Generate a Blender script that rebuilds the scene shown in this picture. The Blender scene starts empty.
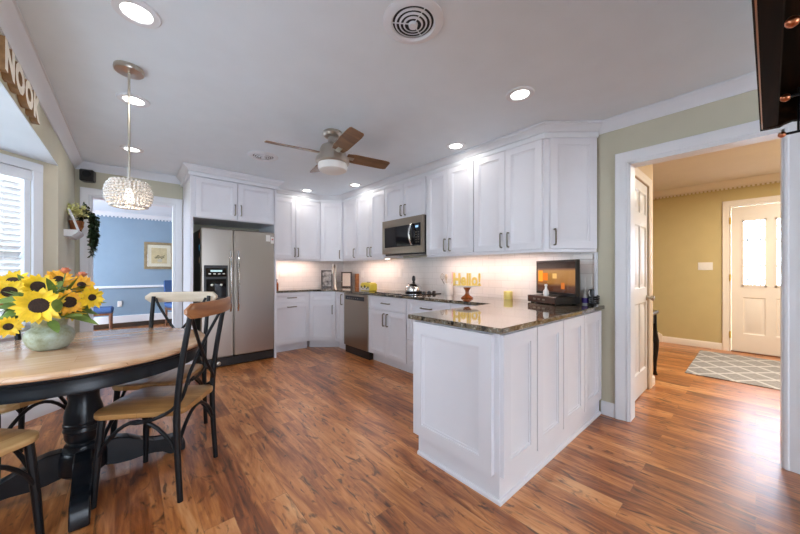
import bpy, bmesh, math, random
from math import sin, cos, pi, radians, atan2, hypot
from mathutils import Vector, Matrix
random.seed(7)
SC = bpy.context.scene
COL = SC.collection

# ------------------------------------------------------------------ camera, sky, exposure
cd = bpy.data.cameras.new('camera'); cam = bpy.data.objects.new('camera', cd); COL.objects.link(cam)
cam.location = (0, 0, 1.2); cam.rotation_euler = (radians(90), 0, radians(-41.06))
cd.sensor_width = 36; cd.lens = 310 / 800 * 36; cd.shift_y = 0.005; cd.clip_start = 0.02
SC.camera = cam
SC.view_settings.view_transform = 'Standard'; SC.view_settings.look = 'None'
SC.view_settings.gamma = 1; SC.view_settings.use_curve_mapping = False
SC.view_settings.exposure = 1.2
world = bpy.data.worlds.new('sky'); SC.world = world; world.use_nodes = True
WORLD_STRENGTH = 3.6; SUN_SIDE = 22.0
bg = world.node_tree.nodes['Background']
bg.inputs[0].default_value = (0.77, 0.86, 1.0, 1)
_n = world.node_tree.nodes; _l = world.node_tree.links          # overcast sky, brighter towards +X where the sun is
_tc = _n.new('ShaderNodeTexCoord'); _sx = _n.new('ShaderNodeSeparateXYZ'); _l.new(_tc.outputs['Generated'], _sx.inputs[0])
_mr = _n.new('ShaderNodeMapRange'); _mr.interpolation_type = 'SMOOTHSTEP'
for _i, _v in ((1, .55), (2, .98), (3, WORLD_STRENGTH), (4, SUN_SIDE)): _mr.inputs[_i].default_value = _v
_l.new(_sx.outputs[0], _mr.inputs[0]); _l.new(_mr.outputs[0], bg.inputs[1])
K_DOWN, K_UNDER, K_HALL, K_PEND = .75, 0.9, 31.0, .35     # lamp powers


def area_light(name, loc, rot, sx, sy, power, color=(1, 1, 1), parent=None, shape='RECTANGLE', portal=False):
    l = bpy.data.lights.new(name, 'AREA'); l.shape = shape; l.size = sx; l.size_y = sy
    l.energy = power; l.color = color
    if portal: l.cycles.is_portal = True
    o = bpy.data.objects.new(name, l); o.location = loc; o.rotation_euler = rot; COL.objects.link(o)
    if parent is not None:
        o.parent = parent; o.location = Vector(loc) - parent.location
    return o

# daylight portals in the bay windows, the front door and the fill opening added in the unseen rear wall
area_light('portal', (-1.3, 2.34, 1.4), (0, radians(-90), 0), 1.3, 1.4, 1, portal=True)
area_light('portal', (.35, -3.42, 1.1), (radians(90), 0, 0), 2.3, 2.1, 1, portal=True)
area_light('portal', (6.95, -.2, 1.4), (0, radians(90), 0), 1.1, 1.2, 1, portal=True)

# ------------------------------------------------------------------ mesh helpers
W = {}
def wm(o): return W.get(o.name, Matrix())

class MB:
    def __init__(s): s.bm = bmesh.new(); s.M = Matrix()
    def v(s, p): return s.bm.verts.new(s.M @ Vector(p))
    def f(s, vs):
        try: return s.bm.faces.new(vs)
        except ValueError: return None
    def box(s, a, b, bev=0.0, M=None):
        (x0, y0, z0), (x1, y1, z1) = a, b
        return s.prism([(x0, y0), (x1, y0), (x1, y1), (x0, y1)], z0, z1, bev, M)
    def prism(s, poly, z0, z1, bev=0.0, M=None, seg=1):
        T = s.M @ M if M is not None else s.M
        lo = [s.bm.verts.new(T @ Vector((x, y, z0))) for x, y in poly]
        hi = [s.bm.verts.new(T @ Vector((x, y, z1))) for x, y in poly]
        n = len(poly); fs = [s.f(lo[::-1]), s.f(hi)]
        for i in range(n): fs.append(s.f([lo[i], lo[(i + 1) % n], hi[(i + 1) % n], hi[i]]))
        if bev:
            es = {e for f in fs if f for e in f.edges}
            bmesh.ops.bevel(s.bm, geom=list(es), offset=bev, segments=seg, affect='EDGES', profile=0.5)
        return s
    def sweep(s, prof, pts, ups=None, closed=False, caps=True):
        """profile [(a,b)] carried along pts; a = sideways, b = along up"""
        P = [Vector(p) for p in pts]; n = len(P); rings = []
        for i in range(n):
            if closed: t = (P[(i + 1) % n] - P[i - 1])
            else: t = P[min(i + 1, n - 1)] - P[max(i - 1, 0)]
            t.normalize()
            u = Vector(ups[i] if isinstance(ups, list) else ups) if ups is not None else (Vector((0, 0, 1)) if abs(t.z) < .9 else Vector((1, 0, 0)))
            a = t.cross(u).normalized(); u2 = a.cross(t).normalized()
            pr = prof[i] if isinstance(prof[0], list) else prof
            rings.append([s.v(P[i] + a * x + u2 * y) for x, y in pr])
        m = len(rings[0])
        for i in range(n if closed else n - 1):
            r0, r1 = rings[i], rings[(i + 1) % n]
            for j in range(m): s.f([r0[j], r0[(j + 1) % m], r1[(j + 1) % m], r1[j]])
        if caps and not closed: s.f(rings[0][::-1]); s.f(rings[-1])
        return s
    def tube(s, pts, r, n=8, ups=None, closed=False):
        rs = r if isinstance(r, (list, tuple)) else [r] * len(pts)
        prof = [[(rr * cos(2 * pi * k / n), rr * sin(2 * pi * k / n)) for k in range(n)] for rr in rs]
        P = [Vector(p) for p in pts]
        if ups is None:
            d = (P[-1] - P[0]); ups = (0, 0, 1) if abs(d.z) < max(abs(d.x), abs(d.y)) * 3 else ((0, 1, 0) if abs(d.y) < abs(d.x) + 1e-6 else (1, 0, 0))
        return s.sweep(prof, pts, ups, closed)
    def lathe(s, prof, c=(0, 0, 0), n=32, M=None, caps=True):
        T = s.M @ Matrix.Translation(c) @ (M or Matrix())
        rings = []
        for r, z in prof:
            if r < 1e-6: rings.append([s.bm.verts.new(T @ Vector((0, 0, z)))])
            else: rings.append([s.bm.verts.new(T @ Vector((r * cos(2 * pi * k / n), r * sin(2 * pi * k / n), z))) for k in range(n)])
        for a, b in zip(rings, rings[1:]):
            for k in range(n):
                k2 = (k + 1) % n
                if len(a) == 1 and len(b) == 1: continue
                if len(a) == 1: s.f([a[0], b[k2], b[k]])
                elif len(b) == 1: s.f([a[k], a[k2], b[0]])
                else: s.f([a[k], a[k2], b[k2], b[k]])
        if caps:
            if len(rings[0]) > 1: s.f(rings[0][::-1])
            if len(rings[-1]) > 1: s.f(rings[-1])
        return s
    def sphere(s, c, r, n=10, sc=(1, 1, 1), M=None):
        m = max(4, n // 2)
        prof = [(r * sin(pi * i / m), -r * cos(pi * i / m)) for i in range(m + 1)]
        prof[0] = (0, -r); prof[-1] = (0, r)
        return s.lathe(prof, c, n, (M or Matrix()) @ Matrix.Diagonal((*sc, 1)))
    def slab(s, F, w, h, t, panels=(), prof=((0, 0), (.010, -.007), (.022, -.009)), holes=()):
        """panelled board in frame F=(O,R,N): x right, z up, y outward; back at y=0, face at y=t"""
        O, R, N = (Vector(q) for q in F); Z = Vector((0, 0, 1))
        def p(x, z, y): return s.v(O + R * x + Z * z + N * y)
        xs = sorted({0, w, *[q for a in (*panels, *holes) for q in (a[0], a[1])]})
        zs = sorted({0, h, *[q for a in (*panels, *holes) for q in (a[2], a[3])]})
        inside = lambda x, z, L: any(a[0] < x < a[1] and a[2] < z < a[3] for a in L)
        for i in range(len(xs) - 1):
            for j in range(len(zs) - 1):
                cx, cz = (xs[i] + xs[i + 1]) / 2, (zs[j] + zs[j + 1]) / 2
                q = lambda y: [p(xs[i], zs[j], y), p(xs[i + 1], zs[j], y), p(xs[i + 1], zs[j + 1], y), p(xs[i], zs[j + 1], y)]
                if inside(cx, cz, holes): continue
                s.f(q(0)[::-1])
                if not inside(cx, cz, panels): s.f(q(t))
        for a, b in (((0, 0), (w, 0)), ((w, 0), (w, h)), ((w, h), (0, h)), ((0, h), (0, 0))):
            s.f([p(*a, 0), p(*b, 0), p(*b, t), p(*a, t)])
        for x0, x1, z0, z1 in panels:
            prev = None
            for ins, dy in prof:
                r = [p(x0 + ins, z0 + ins, t + dy), p(x1 - ins, z0 + ins, t + dy), p(x1 - ins, z1 - ins, t + dy), p(x0 + ins, z1 - ins, t + dy)]
                if prev:
                    for k in range(4): s.f([prev[k], prev[(k + 1) % 4], r[(k + 1) % 4], r[k]])
                prev = r
            s.f(prev)
        for x0, x1, z0, z1 in holes:
            c = [(x0, z0), (x1, z0), (x1, z1), (x0, z1)]
            for k in range(4): s.f([p(*c[k], t), p(*c[(k + 1) % 4], t), p(*c[(k + 1) % 4], 0), p(*c[k], 0)])
        bmesh.ops.remove_doubles(s.bm, verts=s.bm.verts, dist=1e-5)
        return s
    def quadleaf(s, base, tip, width, up, bend=0.0, n=4, thick=0.0):
        B, T = Vector(base), Vector(tip); d = T - B; L = d.length
        side = d.cross(Vector(up)); side = side.normalized() if side.length > 1e-6 else Vector((1, 0, 0))
        nrm = side.cross(d).normalized(); prev = None
        for i in range(n + 1):
            t = i / n; wdt = width * sin(pi * min(1, .08 + t * .9)) ** .8 * .5
            c = B + d * t - nrm * bend * L * (t * t)
            fold = nrm * wdt * .25
            if i == n: cur = [s.v(c)] * 3
            else: cur = [s.v(c - side * wdt + fold), s.v(c), s.v(c + side * wdt + fold)]
            if prev:
                if i == n:
                    s.f([prev[0], prev[1], cur[0]]); s.f([prev[1], prev[2], cur[0]])
                else:
                    s.f([prev[0], prev[1], cur[1], cur[0]]); s.f([prev[1], prev[2], cur[2], cur[1]])
            prev = cur
        return s
    def mesh(s, name, mat, smooth=35, recalc=True):
        if recalc: bmesh.ops.recalc_face_normals(s.bm, faces=s.bm.faces)
        me = bpy.data.meshes.new(name); s.bm.to_mesh(me); s.bm.free()
        for p in me.polygons: p.use_smooth = True
        if smooth is not None: me.set_sharp_from_angle(angle=radians(smooth))
        for m in (mat if isinstance(mat, (list, tuple)) else [mat]): me.materials.append(m)
        return me


def thing(name, label, cat, loc=(0, 0, 0), rz=0.0, group=None):
    o = bpy.data.objects.new(name, None); COL.objects.link(o); o.empty_display_size = .1
    o.location = loc; o.rotation_euler = (0, 0, rz)
    W[o.name] = Matrix.Translation(loc) @ Matrix.Rotation(rz, 4, 'Z')
    tag(o, label, cat, group); return o

def tag(o, label, cat, group=None):
    o['label'] = label; o['category'] = cat
    if group: o['group'] = group

def part(name, mb, mat, parent, label=None, smooth=35, world=True, recalc=True, stuff=False):
    me = mb.mesh(name, mat, smooth, recalc)
    o = bpy.data.objects.new(name, me); COL.objects.link(o); o.parent = parent
    if world: me.transform(wm(parent).inverted())
    W[o.name] = wm(parent)
    if label: o['label'] = label
    if stuff: o['kind'] = 'stuff'
    return o

def solid(name, mb, mat, label, cat, group=None, smooth=35, recalc=True):
    me = mb.mesh(name, mat, smooth, recalc)
    co = [v.co for v in me.vertices]
    c = Vector(((min(q.x for q in co) + max(q.x for q in co)) / 2, (min(q.y for q in co) + max(q.y for q in co)) / 2, min(q.z for q in co)))
    me.transform(Matrix.Translation(-c))
    o = bpy.data.objects.new(name, me); COL.objects.link(o); o.location = c; tag(o, label, cat, group)
    W[o.name] = Matrix.Translation(c)
    return o

def struct(name, mb, mat, parent=None, smooth=35):
    me = mb.mesh(name, mat, smooth)
    o = bpy.data.objects.new(name, me); COL.objects.link(o)
    if parent is not None: o.parent = parent
    else: o['kind'] = 'structure'
    return o

def dup(root, loc, rz, label, group=None):
    r = root.copy(); COL.objects.link(r); r.location = loc; r.rotation_euler = (0, 0, rz); r['label'] = label
    if group: r['group'] = group
    def rec(a, b):
        for ch in list(a.children):
            c = ch.copy()
            if ch.type == 'LIGHT': pass
            COL.objects.link(c); c.parent = b; rec(ch, c)
    rec(root, r); return r

# ------------------------------------------------------------------ materials
MATS = {}
def new_mat(name):
    m = bpy.data.materials.new(name); m.use_nodes = True; MATS[name] = m
    nt = m.node_tree; return m, nt, nt.nodes['Principled BSDF']

def lk(nt, a, b): nt.links.new(a, b)

def paint(name, col, rough=.5, var=.04, scale=6.0, bump=.02, metallic=0.0, bscale=None, stretch=(1, 1, 1), spec=.5, coat=0.0, trans=0.0, sss=0.0):
    m, nt, P = new_mat(name); N = nt.nodes
    tc = N.new('ShaderNodeTexCoord'); mp = N.new('ShaderNodeMapping'); mp.inputs['Scale'].default_value = stretch
    lk(nt, tc.outputs['Object'], mp.inputs[0])
    nz = N.new('ShaderNodeTexNoise'); nz.inputs['Scale'].default_value = scale; nz.inputs['Detail'].default_value = 4
    lk(nt, mp.outputs[0], nz.inputs[0])
    r = N.new('ShaderNodeValToRGB'); e = r.color_ramp.elements
    e[0].position = .3; e[1].position = .7
    e[0].color = (*[max(0, c * (1 - var)) for c in col], 1); e[1].color = (*[min(1, c * (1 + var)) for c in col], 1)
    lk(nt, nz.outputs[0], r.inputs[0]); lk(nt, r.outputs[0], P.inputs['Base Color'])
    P.inputs['Roughness'].default_value = rough; P.inputs['Metallic'].default_value = metallic
    P.inputs['Specular IOR Level'].default_value = spec; P.inputs['Coat Weight'].default_value = coat
    P.inputs['Coat Roughness'].default_value = .08
    P.inputs['Transmission Weight'].default_value = trans
    if sss: P.inputs['Subsurface Weight'].default_value = sss
    if bump:
        n2 = N.new('ShaderNodeTexNoise'); n2.inputs['Scale'].default_value = bscale or scale * 12
        lk(nt, mp.outputs[0], n2.inputs[0])
        b = N.new('ShaderNodeBump'); b.inputs['Strength'].default_value = bump; b.inputs['Distance'].default_value = .01
        lk(nt, n2.outputs[0], b.inputs['Height']); lk(nt, b.outputs[0], P.inputs['Normal'])
    return m

def emit(name, col, strength):
    m = bpy.data.materials.new(name); m.use_nodes = True; nt = m.node_tree; nt.nodes.clear()
    e = nt.nodes.new('ShaderNodeEmission'); e.inputs[0].default_value = (*col, 1); e.inputs[1].default_value = strength
    o = nt.nodes.new('ShaderNodeOutputMaterial'); lk(nt, e.outputs[0], o.inputs[0]); return m

def glass(name, tint=(1, 1, 1), gloss=.08, rough=0.0):
    m = bpy.data.materials.new(name); m.use_nodes = True; nt = m.node_tree; nt.nodes.clear()
    t = nt.nodes.new('ShaderNodeBsdfTransparent'); t.inputs[0].default_value = (*tint, 1)
    g = nt.nodes.new('ShaderNodeBsdfGlossy'); g.inputs['Roughness'].default_value = rough
    x = nt.nodes.new('ShaderNodeMixShader'); x.inputs[0].default_value = gloss
    o = nt.nodes.new('ShaderNodeOutputMaterial')
    lk(nt, t.outputs[0], x.inputs[1]); lk(nt, g.outputs[0], x.inputs[2]); lk(nt, x.outputs[0], o.inputs[0]); return m

def wood(name, c_dark, c_mid, c_light, rough=.35, axis='X', scale=1.0, planks=0.0, coat=.2):
    """grain running along the given object axis, optional boards"""
    m, nt, P = new_mat(name); N = nt.nodes
    tc = N.new('ShaderNodeTexCoord'); mp = N.new('ShaderNodeMapping')
    s = [22 * scale] * 3; s['XYZ'.index(axis)] = 1.8 * scale; mp.inputs['Scale'].default_value = s
    lk(nt, tc.outputs['Object'], mp.inputs[0])
    nz = N.new('ShaderNodeTexNoise'); nz.inputs['Scale'].default_value = 1.0; nz.inputs['Detail'].default_value = 7; nz.inputs['Distortion'].default_value = .6
    lk(nt, mp.outputs[0], nz.inputs[0])
    r = N.new('ShaderNodeValToRGB'); e = r.color_ramp.elements
    e[0].position = .28; e[0].color = (*c_dark, 1); e[1].position = .72; e[1].color = (*c_light, 1)
    k = e.new(.5); k.color = (*c_mid, 1)
    fac = nz.outputs[0]
    if planks:
        mp2 = N.new('ShaderNodeMapping'); lk(nt, tc.outputs['Object'], mp2.inputs[0])
        if axis == 'Y': mp2.inputs['Rotation'].default_value = (0, 0, pi / 2)
        br = N.new('ShaderNodeTexBrick'); lk(nt, mp2.outputs[0], br.inputs[0])
        br.inputs['Scale'].default_value = 1; br.inputs['Brick Width'].default_value = 3.0; br.inputs['Row Height'].default_value = planks
        br.inputs['Mortar Size'].default_value = 0.0008; br.inputs['Color1'].default_value = (.32, .32, .32, 1); br.inputs['Color2'].default_value = (.68, .68, .68, 1); br.inputs['Mortar'].default_value = (.1, .1, .1, 1)
        mx = N.new('ShaderNodeMix'); mx.data_type = 'FLOAT'; mx.inputs[0].default_value = .45
        lk(nt, nz.outputs[0], mx.inputs[2]); lk(nt, br.outputs[0], mx.inputs[3]); fac = mx.outputs[0]
    lk(nt, fac, r.inputs[0]); lk(nt, r.outputs[0], P.inputs['Base Color'])
    P.inputs['Roughness'].default_value = rough; P.inputs['Coat Weight'].default_value = coat; P.inputs['Coat Roughness'].default_value = .15
    b = N.new('ShaderNodeBump'); b.inputs['Strength'].default_value = .05; b.inputs['Distance'].default_value = .01
    lk(nt, nz.outputs[0], b.inputs['Height']); lk(nt, b.outputs[0], P.inputs['Normal'])
    return m

def floor_mat():
    m, nt, P = new_mat('hickory_planks'); N = nt.nodes
    tc = N.new('ShaderNodeTexCoord')
    rot = N.new('ShaderNodeMapping'); rot.inputs['Rotation'].default_value = (0, 0, pi / 2); lk(nt, tc.outputs['Object'], rot.inputs[0])
    br = N.new('ShaderNodeTexBrick'); lk(nt, rot.outputs[0], br.inputs[0])
    br.offset = .37; br.inputs['Scale'].default_value = 1; br.inputs['Brick Width'].default_value = 1.22; br.inputs['Row Height'].default_value = .128
    br.inputs['Mortar Size'].default_value = .0012; br.inputs['Mortar Smooth'].default_value = .3
    br.inputs['Color1'].default_value = (0, 0, 0, 1); br.inputs['Color2'].default_value = (1, 1, 1, 1); br.inputs['Mortar'].default_value = (.5, .5, .5, 1)
    # shift the grain from plank to plank
    add = N.new('ShaderNodeVectorMath'); add.operation = 'MULTIPLY_ADD'
    add.inputs[1].default_value = (3.7, 9.1, 5.3)
    lk(nt, br.outputs['Color'], add.inputs[0]); lk(nt, tc.outputs['Object'], add.inputs[2])
    mp = N.new('ShaderNodeMapping'); mp.inputs['Scale'].default_value = (7, 1.1, 1); lk(nt, add.outputs[0], mp.inputs[0])
    n1 = N.new('ShaderNodeTexNoise'); n1.inputs['Scale'].default_value = 1.0; n1.inputs['Detail'].default_value = 8; n1.inputs['Roughness'].default_value = .62; n1.inputs['Distortion'].default_value = 1.6
    lk(nt, mp.outputs[0], n1.inputs[0])
    mp2 = N.new('ShaderNodeMapping'); mp2.inputs['Scale'].default_value = (60, 4, 1); lk(nt, add.outputs[0], mp2.inputs[0])
    n2 = N.new('ShaderNodeTexNoise'); n2.inputs['Scale'].default_value = 1.0; n2.inputs['Detail'].default_value = 3; lk(nt, mp2.outputs[0], n2.inputs[0])
    ramp = N.new('ShaderNodeValToRGB'); e = ramp.color_ramp.elements
    e[0].position = .30; e[0].color = FLOOR_COLS[0]; e[1].position = .74; e[1].color = FLOOR_COLS[3]
    k = e.new(.43); k.color = FLOOR_COLS[1]; k = e.new(.55); k.color = FLOOR_COLS[2]
    mx = N.new('ShaderNodeMix'); mx.data_type = 'FLOAT'; mx.inputs[0].default_value = .16
    lk(nt, n1.outputs[0], mx.inputs[2]); lk(nt, br.outputs['Color'], mx.inputs[3])
    mx2 = N.new('ShaderNodeMix'); mx2.data_type = 'FLOAT'; mx2.inputs[0].default_value = .22
    lk(nt, mx.outputs[0], mx2.inputs[2]); lk(nt, n2.outputs[0], mx2.inputs[3])
    lk(nt, mx2.outputs[0], ramp.inputs[0])
    mp3 = N.new('ShaderNodeMapping'); mp3.inputs['Scale'].default_value = (16, 4.5, 1); lk(nt, add.outputs[0], mp3.inputs[0])
    n3 = N.new('ShaderNodeTexNoise'); n3.inputs['Scale'].default_value = 1.0; n3.inputs['Detail'].default_value = 6; n3.inputs['Distortion'].default_value = 2.2; lk(nt, mp3.outputs[0], n3.inputs[0])
    kr = N.new('ShaderNodeValToRGB'); kr.color_ramp.elements[0].position = .565; kr.color_ramp.elements[1].position = .69; kr.color_ramp.elements[1].color = (.85, .85, .85, 1); lk(nt, n3.outputs[0], kr.inputs[0])
    knot = N.new('ShaderNodeMix'); knot.data_type = 'RGBA'; knot.inputs[7].default_value = (.05, .015, .005, 1); lk(nt, kr.outputs[0], knot.inputs[0]); lk(nt, ramp.outputs[0], knot.inputs[6])
    mort = N.new('ShaderNodeMix'); mort.data_type = 'RGBA'; mort.inputs[7].default_value = (.16, .075, .03, 1)
    ms = N.new('ShaderNodeMath'); ms.operation = 'MULTIPLY'; ms.inputs[1].default_value = .5; lk(nt, br.outputs['Fac'], ms.inputs[0])
    lk(nt, ms.outputs[0], mort.inputs[0]); lk(nt, knot.outputs[2], mort.inputs[6]); lk(nt, mort.outputs[2], P.inputs['Base Color'])
    P.inputs['Roughness'].default_value = .36; P.inputs['Specular IOR Level'].default_value = .5
    P.inputs['Coat Weight'].default_value = .55; P.inputs['Coat Roughness'].default_value = .31
    b = N.new('ShaderNodeBump'); b.inputs['Strength'].default_value = .10; b.inputs['Distance'].default_value = .004
    lk(nt, n2.outputs[0], b.inputs['Height']); lk(nt, b.outputs[0], P.inputs['Normal'])
    return m

FLOOR_COLS = [(.055, .015, .004, 1), (.30, .080, .016, 1), (.58, .215, .058, 1), (.82, .46, .21, 1)]

def granite_mat():
    m, nt, P = new_mat('brown_granite'); N = nt.nodes
    tc = N.new('ShaderNodeTexCoord')
    n1 = N.new('ShaderNodeTexNoise'); n1.inputs['Scale'].default_value = 52; n1.inputs['Detail'].default_value = 6; n1.inputs['Roughness'].default_value = .7; lk(nt, tc.outputs['Object'], n1.inputs[0])
    n2 = N.new('ShaderNodeTexNoise'); n2.inputs['Scale'].default_value = 4; n2.inputs['Detail'].default_value = 5; n2.inputs['Distortion'].default_value = 2.5; lk(nt, tc.outputs['Object'], n2.inputs[0])
    mx = N.new('ShaderNodeMix'); mx.data_type = 'FLOAT'; mx.inputs[0].default_value = .42; lk(nt, n1.outputs[0], mx.inputs[2]); lk(nt, n2.outputs[0], mx.inputs[3])
    r = N.new('ShaderNodeValToRGB'); e = r.color_ramp.elements
    e[0].position = .42; e[0].color = (.010, .010, .009, 1); e[1].position = .62; e[1].color = (.55, .48, .38, 1)
    for p_, c_ in ((.47, (.045, .042, .034, 1)), (.52, (.24, .175, .11, 1)), (.56, (.10, .105, .085, 1))): k = e.new(p_); k.color = c_
    lk(nt, mx.outputs[0], r.inputs[0]); lk(nt, r.outputs[0], P.inputs['Base Color'])
    P.inputs['Roughness'].default_value = .07; P.inputs['Specular IOR Level'].default_value = .7; P.inputs['Coat Weight'].default_value = .6; P.inputs['Coat Roughness'].default_value = .03
    return m

def tile_mat():
    m, nt, P = new_mat('white_subway_tile'); N = nt.nodes
    tc = N.new('ShaderNodeTexCoord')
    mp = N.new('ShaderNodeCombineXYZ'); sp = N.new('ShaderNodeSeparateXYZ'); lk(nt, tc.outputs['Object'], sp.inputs[0])
    ad = N.new('ShaderNodeMath'); lk(nt, sp.outputs[0], ad.inputs[0]); lk(nt, sp.outputs[1], ad.inputs[1])
    lk(nt, ad.outputs[0], mp.inputs[0]); lk(nt, sp.outputs[2], mp.inputs[1])
    br = N.new('ShaderNodeTexBrick'); lk(nt, mp.outputs[0], br.inputs[0])
    br.inputs['Scale'].default_value = 1; br.inputs['Brick Width'].default_value = .154; br.inputs['Row Height'].default_value = .0785
    br.inputs['Mortar Size'].default_value = .0022; br.inputs['Mortar Smooth'].default_value = .4
    br.inputs['Color1'].default_value = (.84, .81, .78, 1); br.inputs['Color2'].default_value = (.80, .77, .745, 1); br.inputs['Mortar'].default_value = (.66, .63, .6, 1)
    lk(nt, br.outputs['Color'], P.inputs['Base Color']); P.inputs['Roughness'].default_value = .22
    inv = N.new('ShaderNodeMath'); inv.operation = 'SUBTRACT'; inv.inputs[0].default_value = 1; lk(nt, br.outputs['Fac'], inv.inputs[1])
    b = N.new('ShaderNodeBump'); b.inputs['Strength'].default_value = .3; b.inputs['Distance'].default_value = .004; lk(nt, inv.outputs[0], b.inputs['Height']); lk(nt, b.outputs[0], P.inputs['Normal'])
    return m

def rug_mat():
    m, nt, P = new_mat('grey_lattice_rug'); N = nt.nodes
    tc = N.new('ShaderNodeTexCoord'); outs = []
    for ang in (52, -52):
        mp = N.new('ShaderNodeMapping'); mp.inputs['Rotation'].default_value = (0, 0, radians(ang)); lk(nt, tc.outputs['Object'], mp.inputs[0])
        w = N.new('ShaderNodeTexWave'); w.inputs['Scale'].default_value = 1.35; w.inputs['Distortion'].default_value = .9; w.inputs['Detail'].default_value = 2; lk(nt, mp.outputs[0], w.inputs[0])
        r = N.new('ShaderNodeValToRGB'); r.color_ramp.elements[0].position = .91; r.color_ramp.elements[1].position = 1.0; lk(nt, w.outputs['Fac'], r.inputs[0]); outs.append(r.outputs[0])
    mxm = N.new('ShaderNodeMath'); mxm.operation = 'MAXIMUM'; lk(nt, outs[0], mxm.inputs[0]); lk(nt, outs[1], mxm.inputs[1])
    nz = N.new('ShaderNodeTexNoise'); nz.inputs['Scale'].default_value = 40; lk(nt, tc.outputs['Object'], nz.inputs[0])
    r2 = N.new('ShaderNodeValToRGB'); r2.color_ramp.elements[0].color = (.185, .17, .165, 1); r2.color_ramp.elements[1].color = (.40, .385, .38, 1); lk(nt, nz.outputs[0], r2.inputs[0])
    mx = N.new('ShaderNodeMix'); mx.data_type = 'RGBA'; mx.inputs[7].default_value = (.56, .54, .53, 1)
    lk(nt, mxm.outputs[0], mx.inputs[0]); lk(nt, r2.outputs[0], mx.inputs[6]); lk(nt, mx.outputs[2], P.inputs['Base Color'])
    P.inputs['Roughness'].default_value = .95
    return m

def steel_mat(name, col, rough=.28, axis=2):
    m, nt, P = new_mat(name); N = nt.nodes
    tc = N.new('ShaderNodeTexCoord'); mp = N.new('ShaderNodeMapping'); s = [2, 2, 2]; s[axis] = 220; mp.inputs['Scale'].default_value = s
    lk(nt, tc.outputs['Object'], mp.inputs[0]); nz = N.new('ShaderNodeTexNoise'); nz.inputs['Scale'].default_value = 1; nz.inputs['Detail'].default_value = 2; lk(nt, mp.outputs[0], nz.inputs[0])
    r = N.new('ShaderNodeMapRange'); r.inputs[3].default_value = rough; r.inputs[4].default_value = rough + .004; lk(nt, nz.outputs[0], r.inputs[0]); lk(nt, r.outputs[0], P.inputs['Roughness'])
    P.inputs['Base Color'].default_value = (*col, 1); P.inputs['Metallic'].default_value = 1
    b = N.new('ShaderNodeBump'); b.inputs['Strength'].default_value = .001; b.inputs['Distance'].default_value = .001; lk(nt, nz.outputs[0], b.inputs['Height']); lk(nt, b.outputs[0], P.inputs['Normal'])
    return m

M_wall = paint('sage_wall_paint', (.575, .55, .43), .75, .02)
M_hall = paint('gold_wall_paint', (.58, .47, .235), .7, .02)
M_peach = paint('peach_wall_paint', (.74, .60, .42), .7, .02)
M_cream = paint('cream_wall_paint', (.66, .61, .47), .75, .02)
M_blue = paint('blue_wall_paint', (.24, .335, .435), .75, .02)
M_ceil = paint('white_ceiling_paint', (.80, .875, .94), .85, .015)
M_hceil = paint('warm_ceiling_paint', (.82, .76, .70), .85, .015)
M_trim = paint('white_trim_paint', (.78, .80, .84), .38, .01, bump=.004)
M_htrim = paint('ivory_trim_paint', (.84, .76, .68), .38, .01, bump=.004)
M_cab = paint('white_cabinet_paint', (.78, .78, .83), .32, .012, bump=.003)
M_floor = floor_mat(); M_granite = granite_mat(); M_tile = tile_mat(); M_rug = rug_mat()
M_steel = steel_mat('brushed_steel', (.44, .40, .36)); M_dsteel = steel_mat('dark_brushed_steel', (.36, .31, .25))
M_nick = paint('brushed_nickel', (.52, .48, .42), .3, .03, metallic=1, bump=.01)
M_pull = paint('pewter_pull', (.22, .195, .16), .32, .03, metallic=1, bump=.01)
M_chrome = paint('polished_steel', (.75, .74, .73), .12, .02, metallic=1, bump=0)
M_black = paint('black_plastic', (.012, .012, .013), .3, .1, bump=.01)
M_blackgl = paint('black_glass', (.006, .006, .008), .05, .1, bump=0)
M_iron = paint('black_iron', (.008, .009, .011), .38, .2, scale=20, bump=.03, spec=.3)
M_tblack = paint('black_distressed_paint', (.007, .010, .014), .28, .3, scale=14, bump=.03, spec=.4)
M_white = paint('white_ceramic', (.85, .83, .80), .3, .02, bump=.004)
M_plast = paint('white_plastic', (.84, .82, .79), .35, .01, bump=.003)
M_oak = wood('pale_oak_boards', (.40, .205, .10), (.57, .34, .19), (.70, .47, .30), .22, 'X', .8, .14, .35)
M_seat = wood('mango_wood_seat', (.20, .085, .022), (.48, .25, .085), (.70, .47, .22), .36, 'Y', .8, .11)
M_railw = wood('honey_wood_rail', (.20, .065, .018), (.34, .13, .04), (.44, .20, .075), .36, 'X', 1)
M_walnut = wood('walnut_blade', (.13, .062, .025), (.19, .095, .042), (.25, .13, .06), .4, 'X', 1)
M_dwood = wood('dark_walnut', (.012, .006, .004), (.035, .015, .008), (.085, .045, .018), .3, 'X', 1)
M_rack = wood('dark_rack_wood', (.006, .004, .003), (.014, .007, .004), (.035, .016, .006), .7, 'X', 1, coat=0)
M_rack.node_tree.nodes['Principled BSDF'].inputs['Specular IOR Level'].default_value = .08
M_chairleg = wood('brown_chair_leg', (.10, .035, .014), (.17, .065, .025), (.22, .09, .04), .4, 'Z', 1)
M_glass = glass('window_glass', (.96, .98, .98)); M_frost = glass('bevelled_glass', (.80, .81, .84), .10, .1)
M_slat = paint('white_blind_slat', (.86, .87, .88), .5, .01, bump=0)
M_lead = paint('lead_came', (.16, .17, .19), .4, .05, metallic=.6)
M_lens = emit('lamp_lens', (1, .97, .92), 5.0)
M_led = emit('warm_led', (1, .76, .64), 5.0)
M_bulb = emit('glowing_bulb', (1, .86, .66), 4.0)
M_opal = paint('opal_glass', (.78, .76, .72), .35, .02, bump=0)
M_copper = paint('copper', (.55, .20, .10), .28, .1, metallic=1)
M_terra = paint('terracotta', (.36, .13, .055), .7, .15, scale=20)
M_ivy = paint('dark_ivy_leaf', (.030, .055, .020), .5, .35, scale=30, bump=.05)
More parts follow.
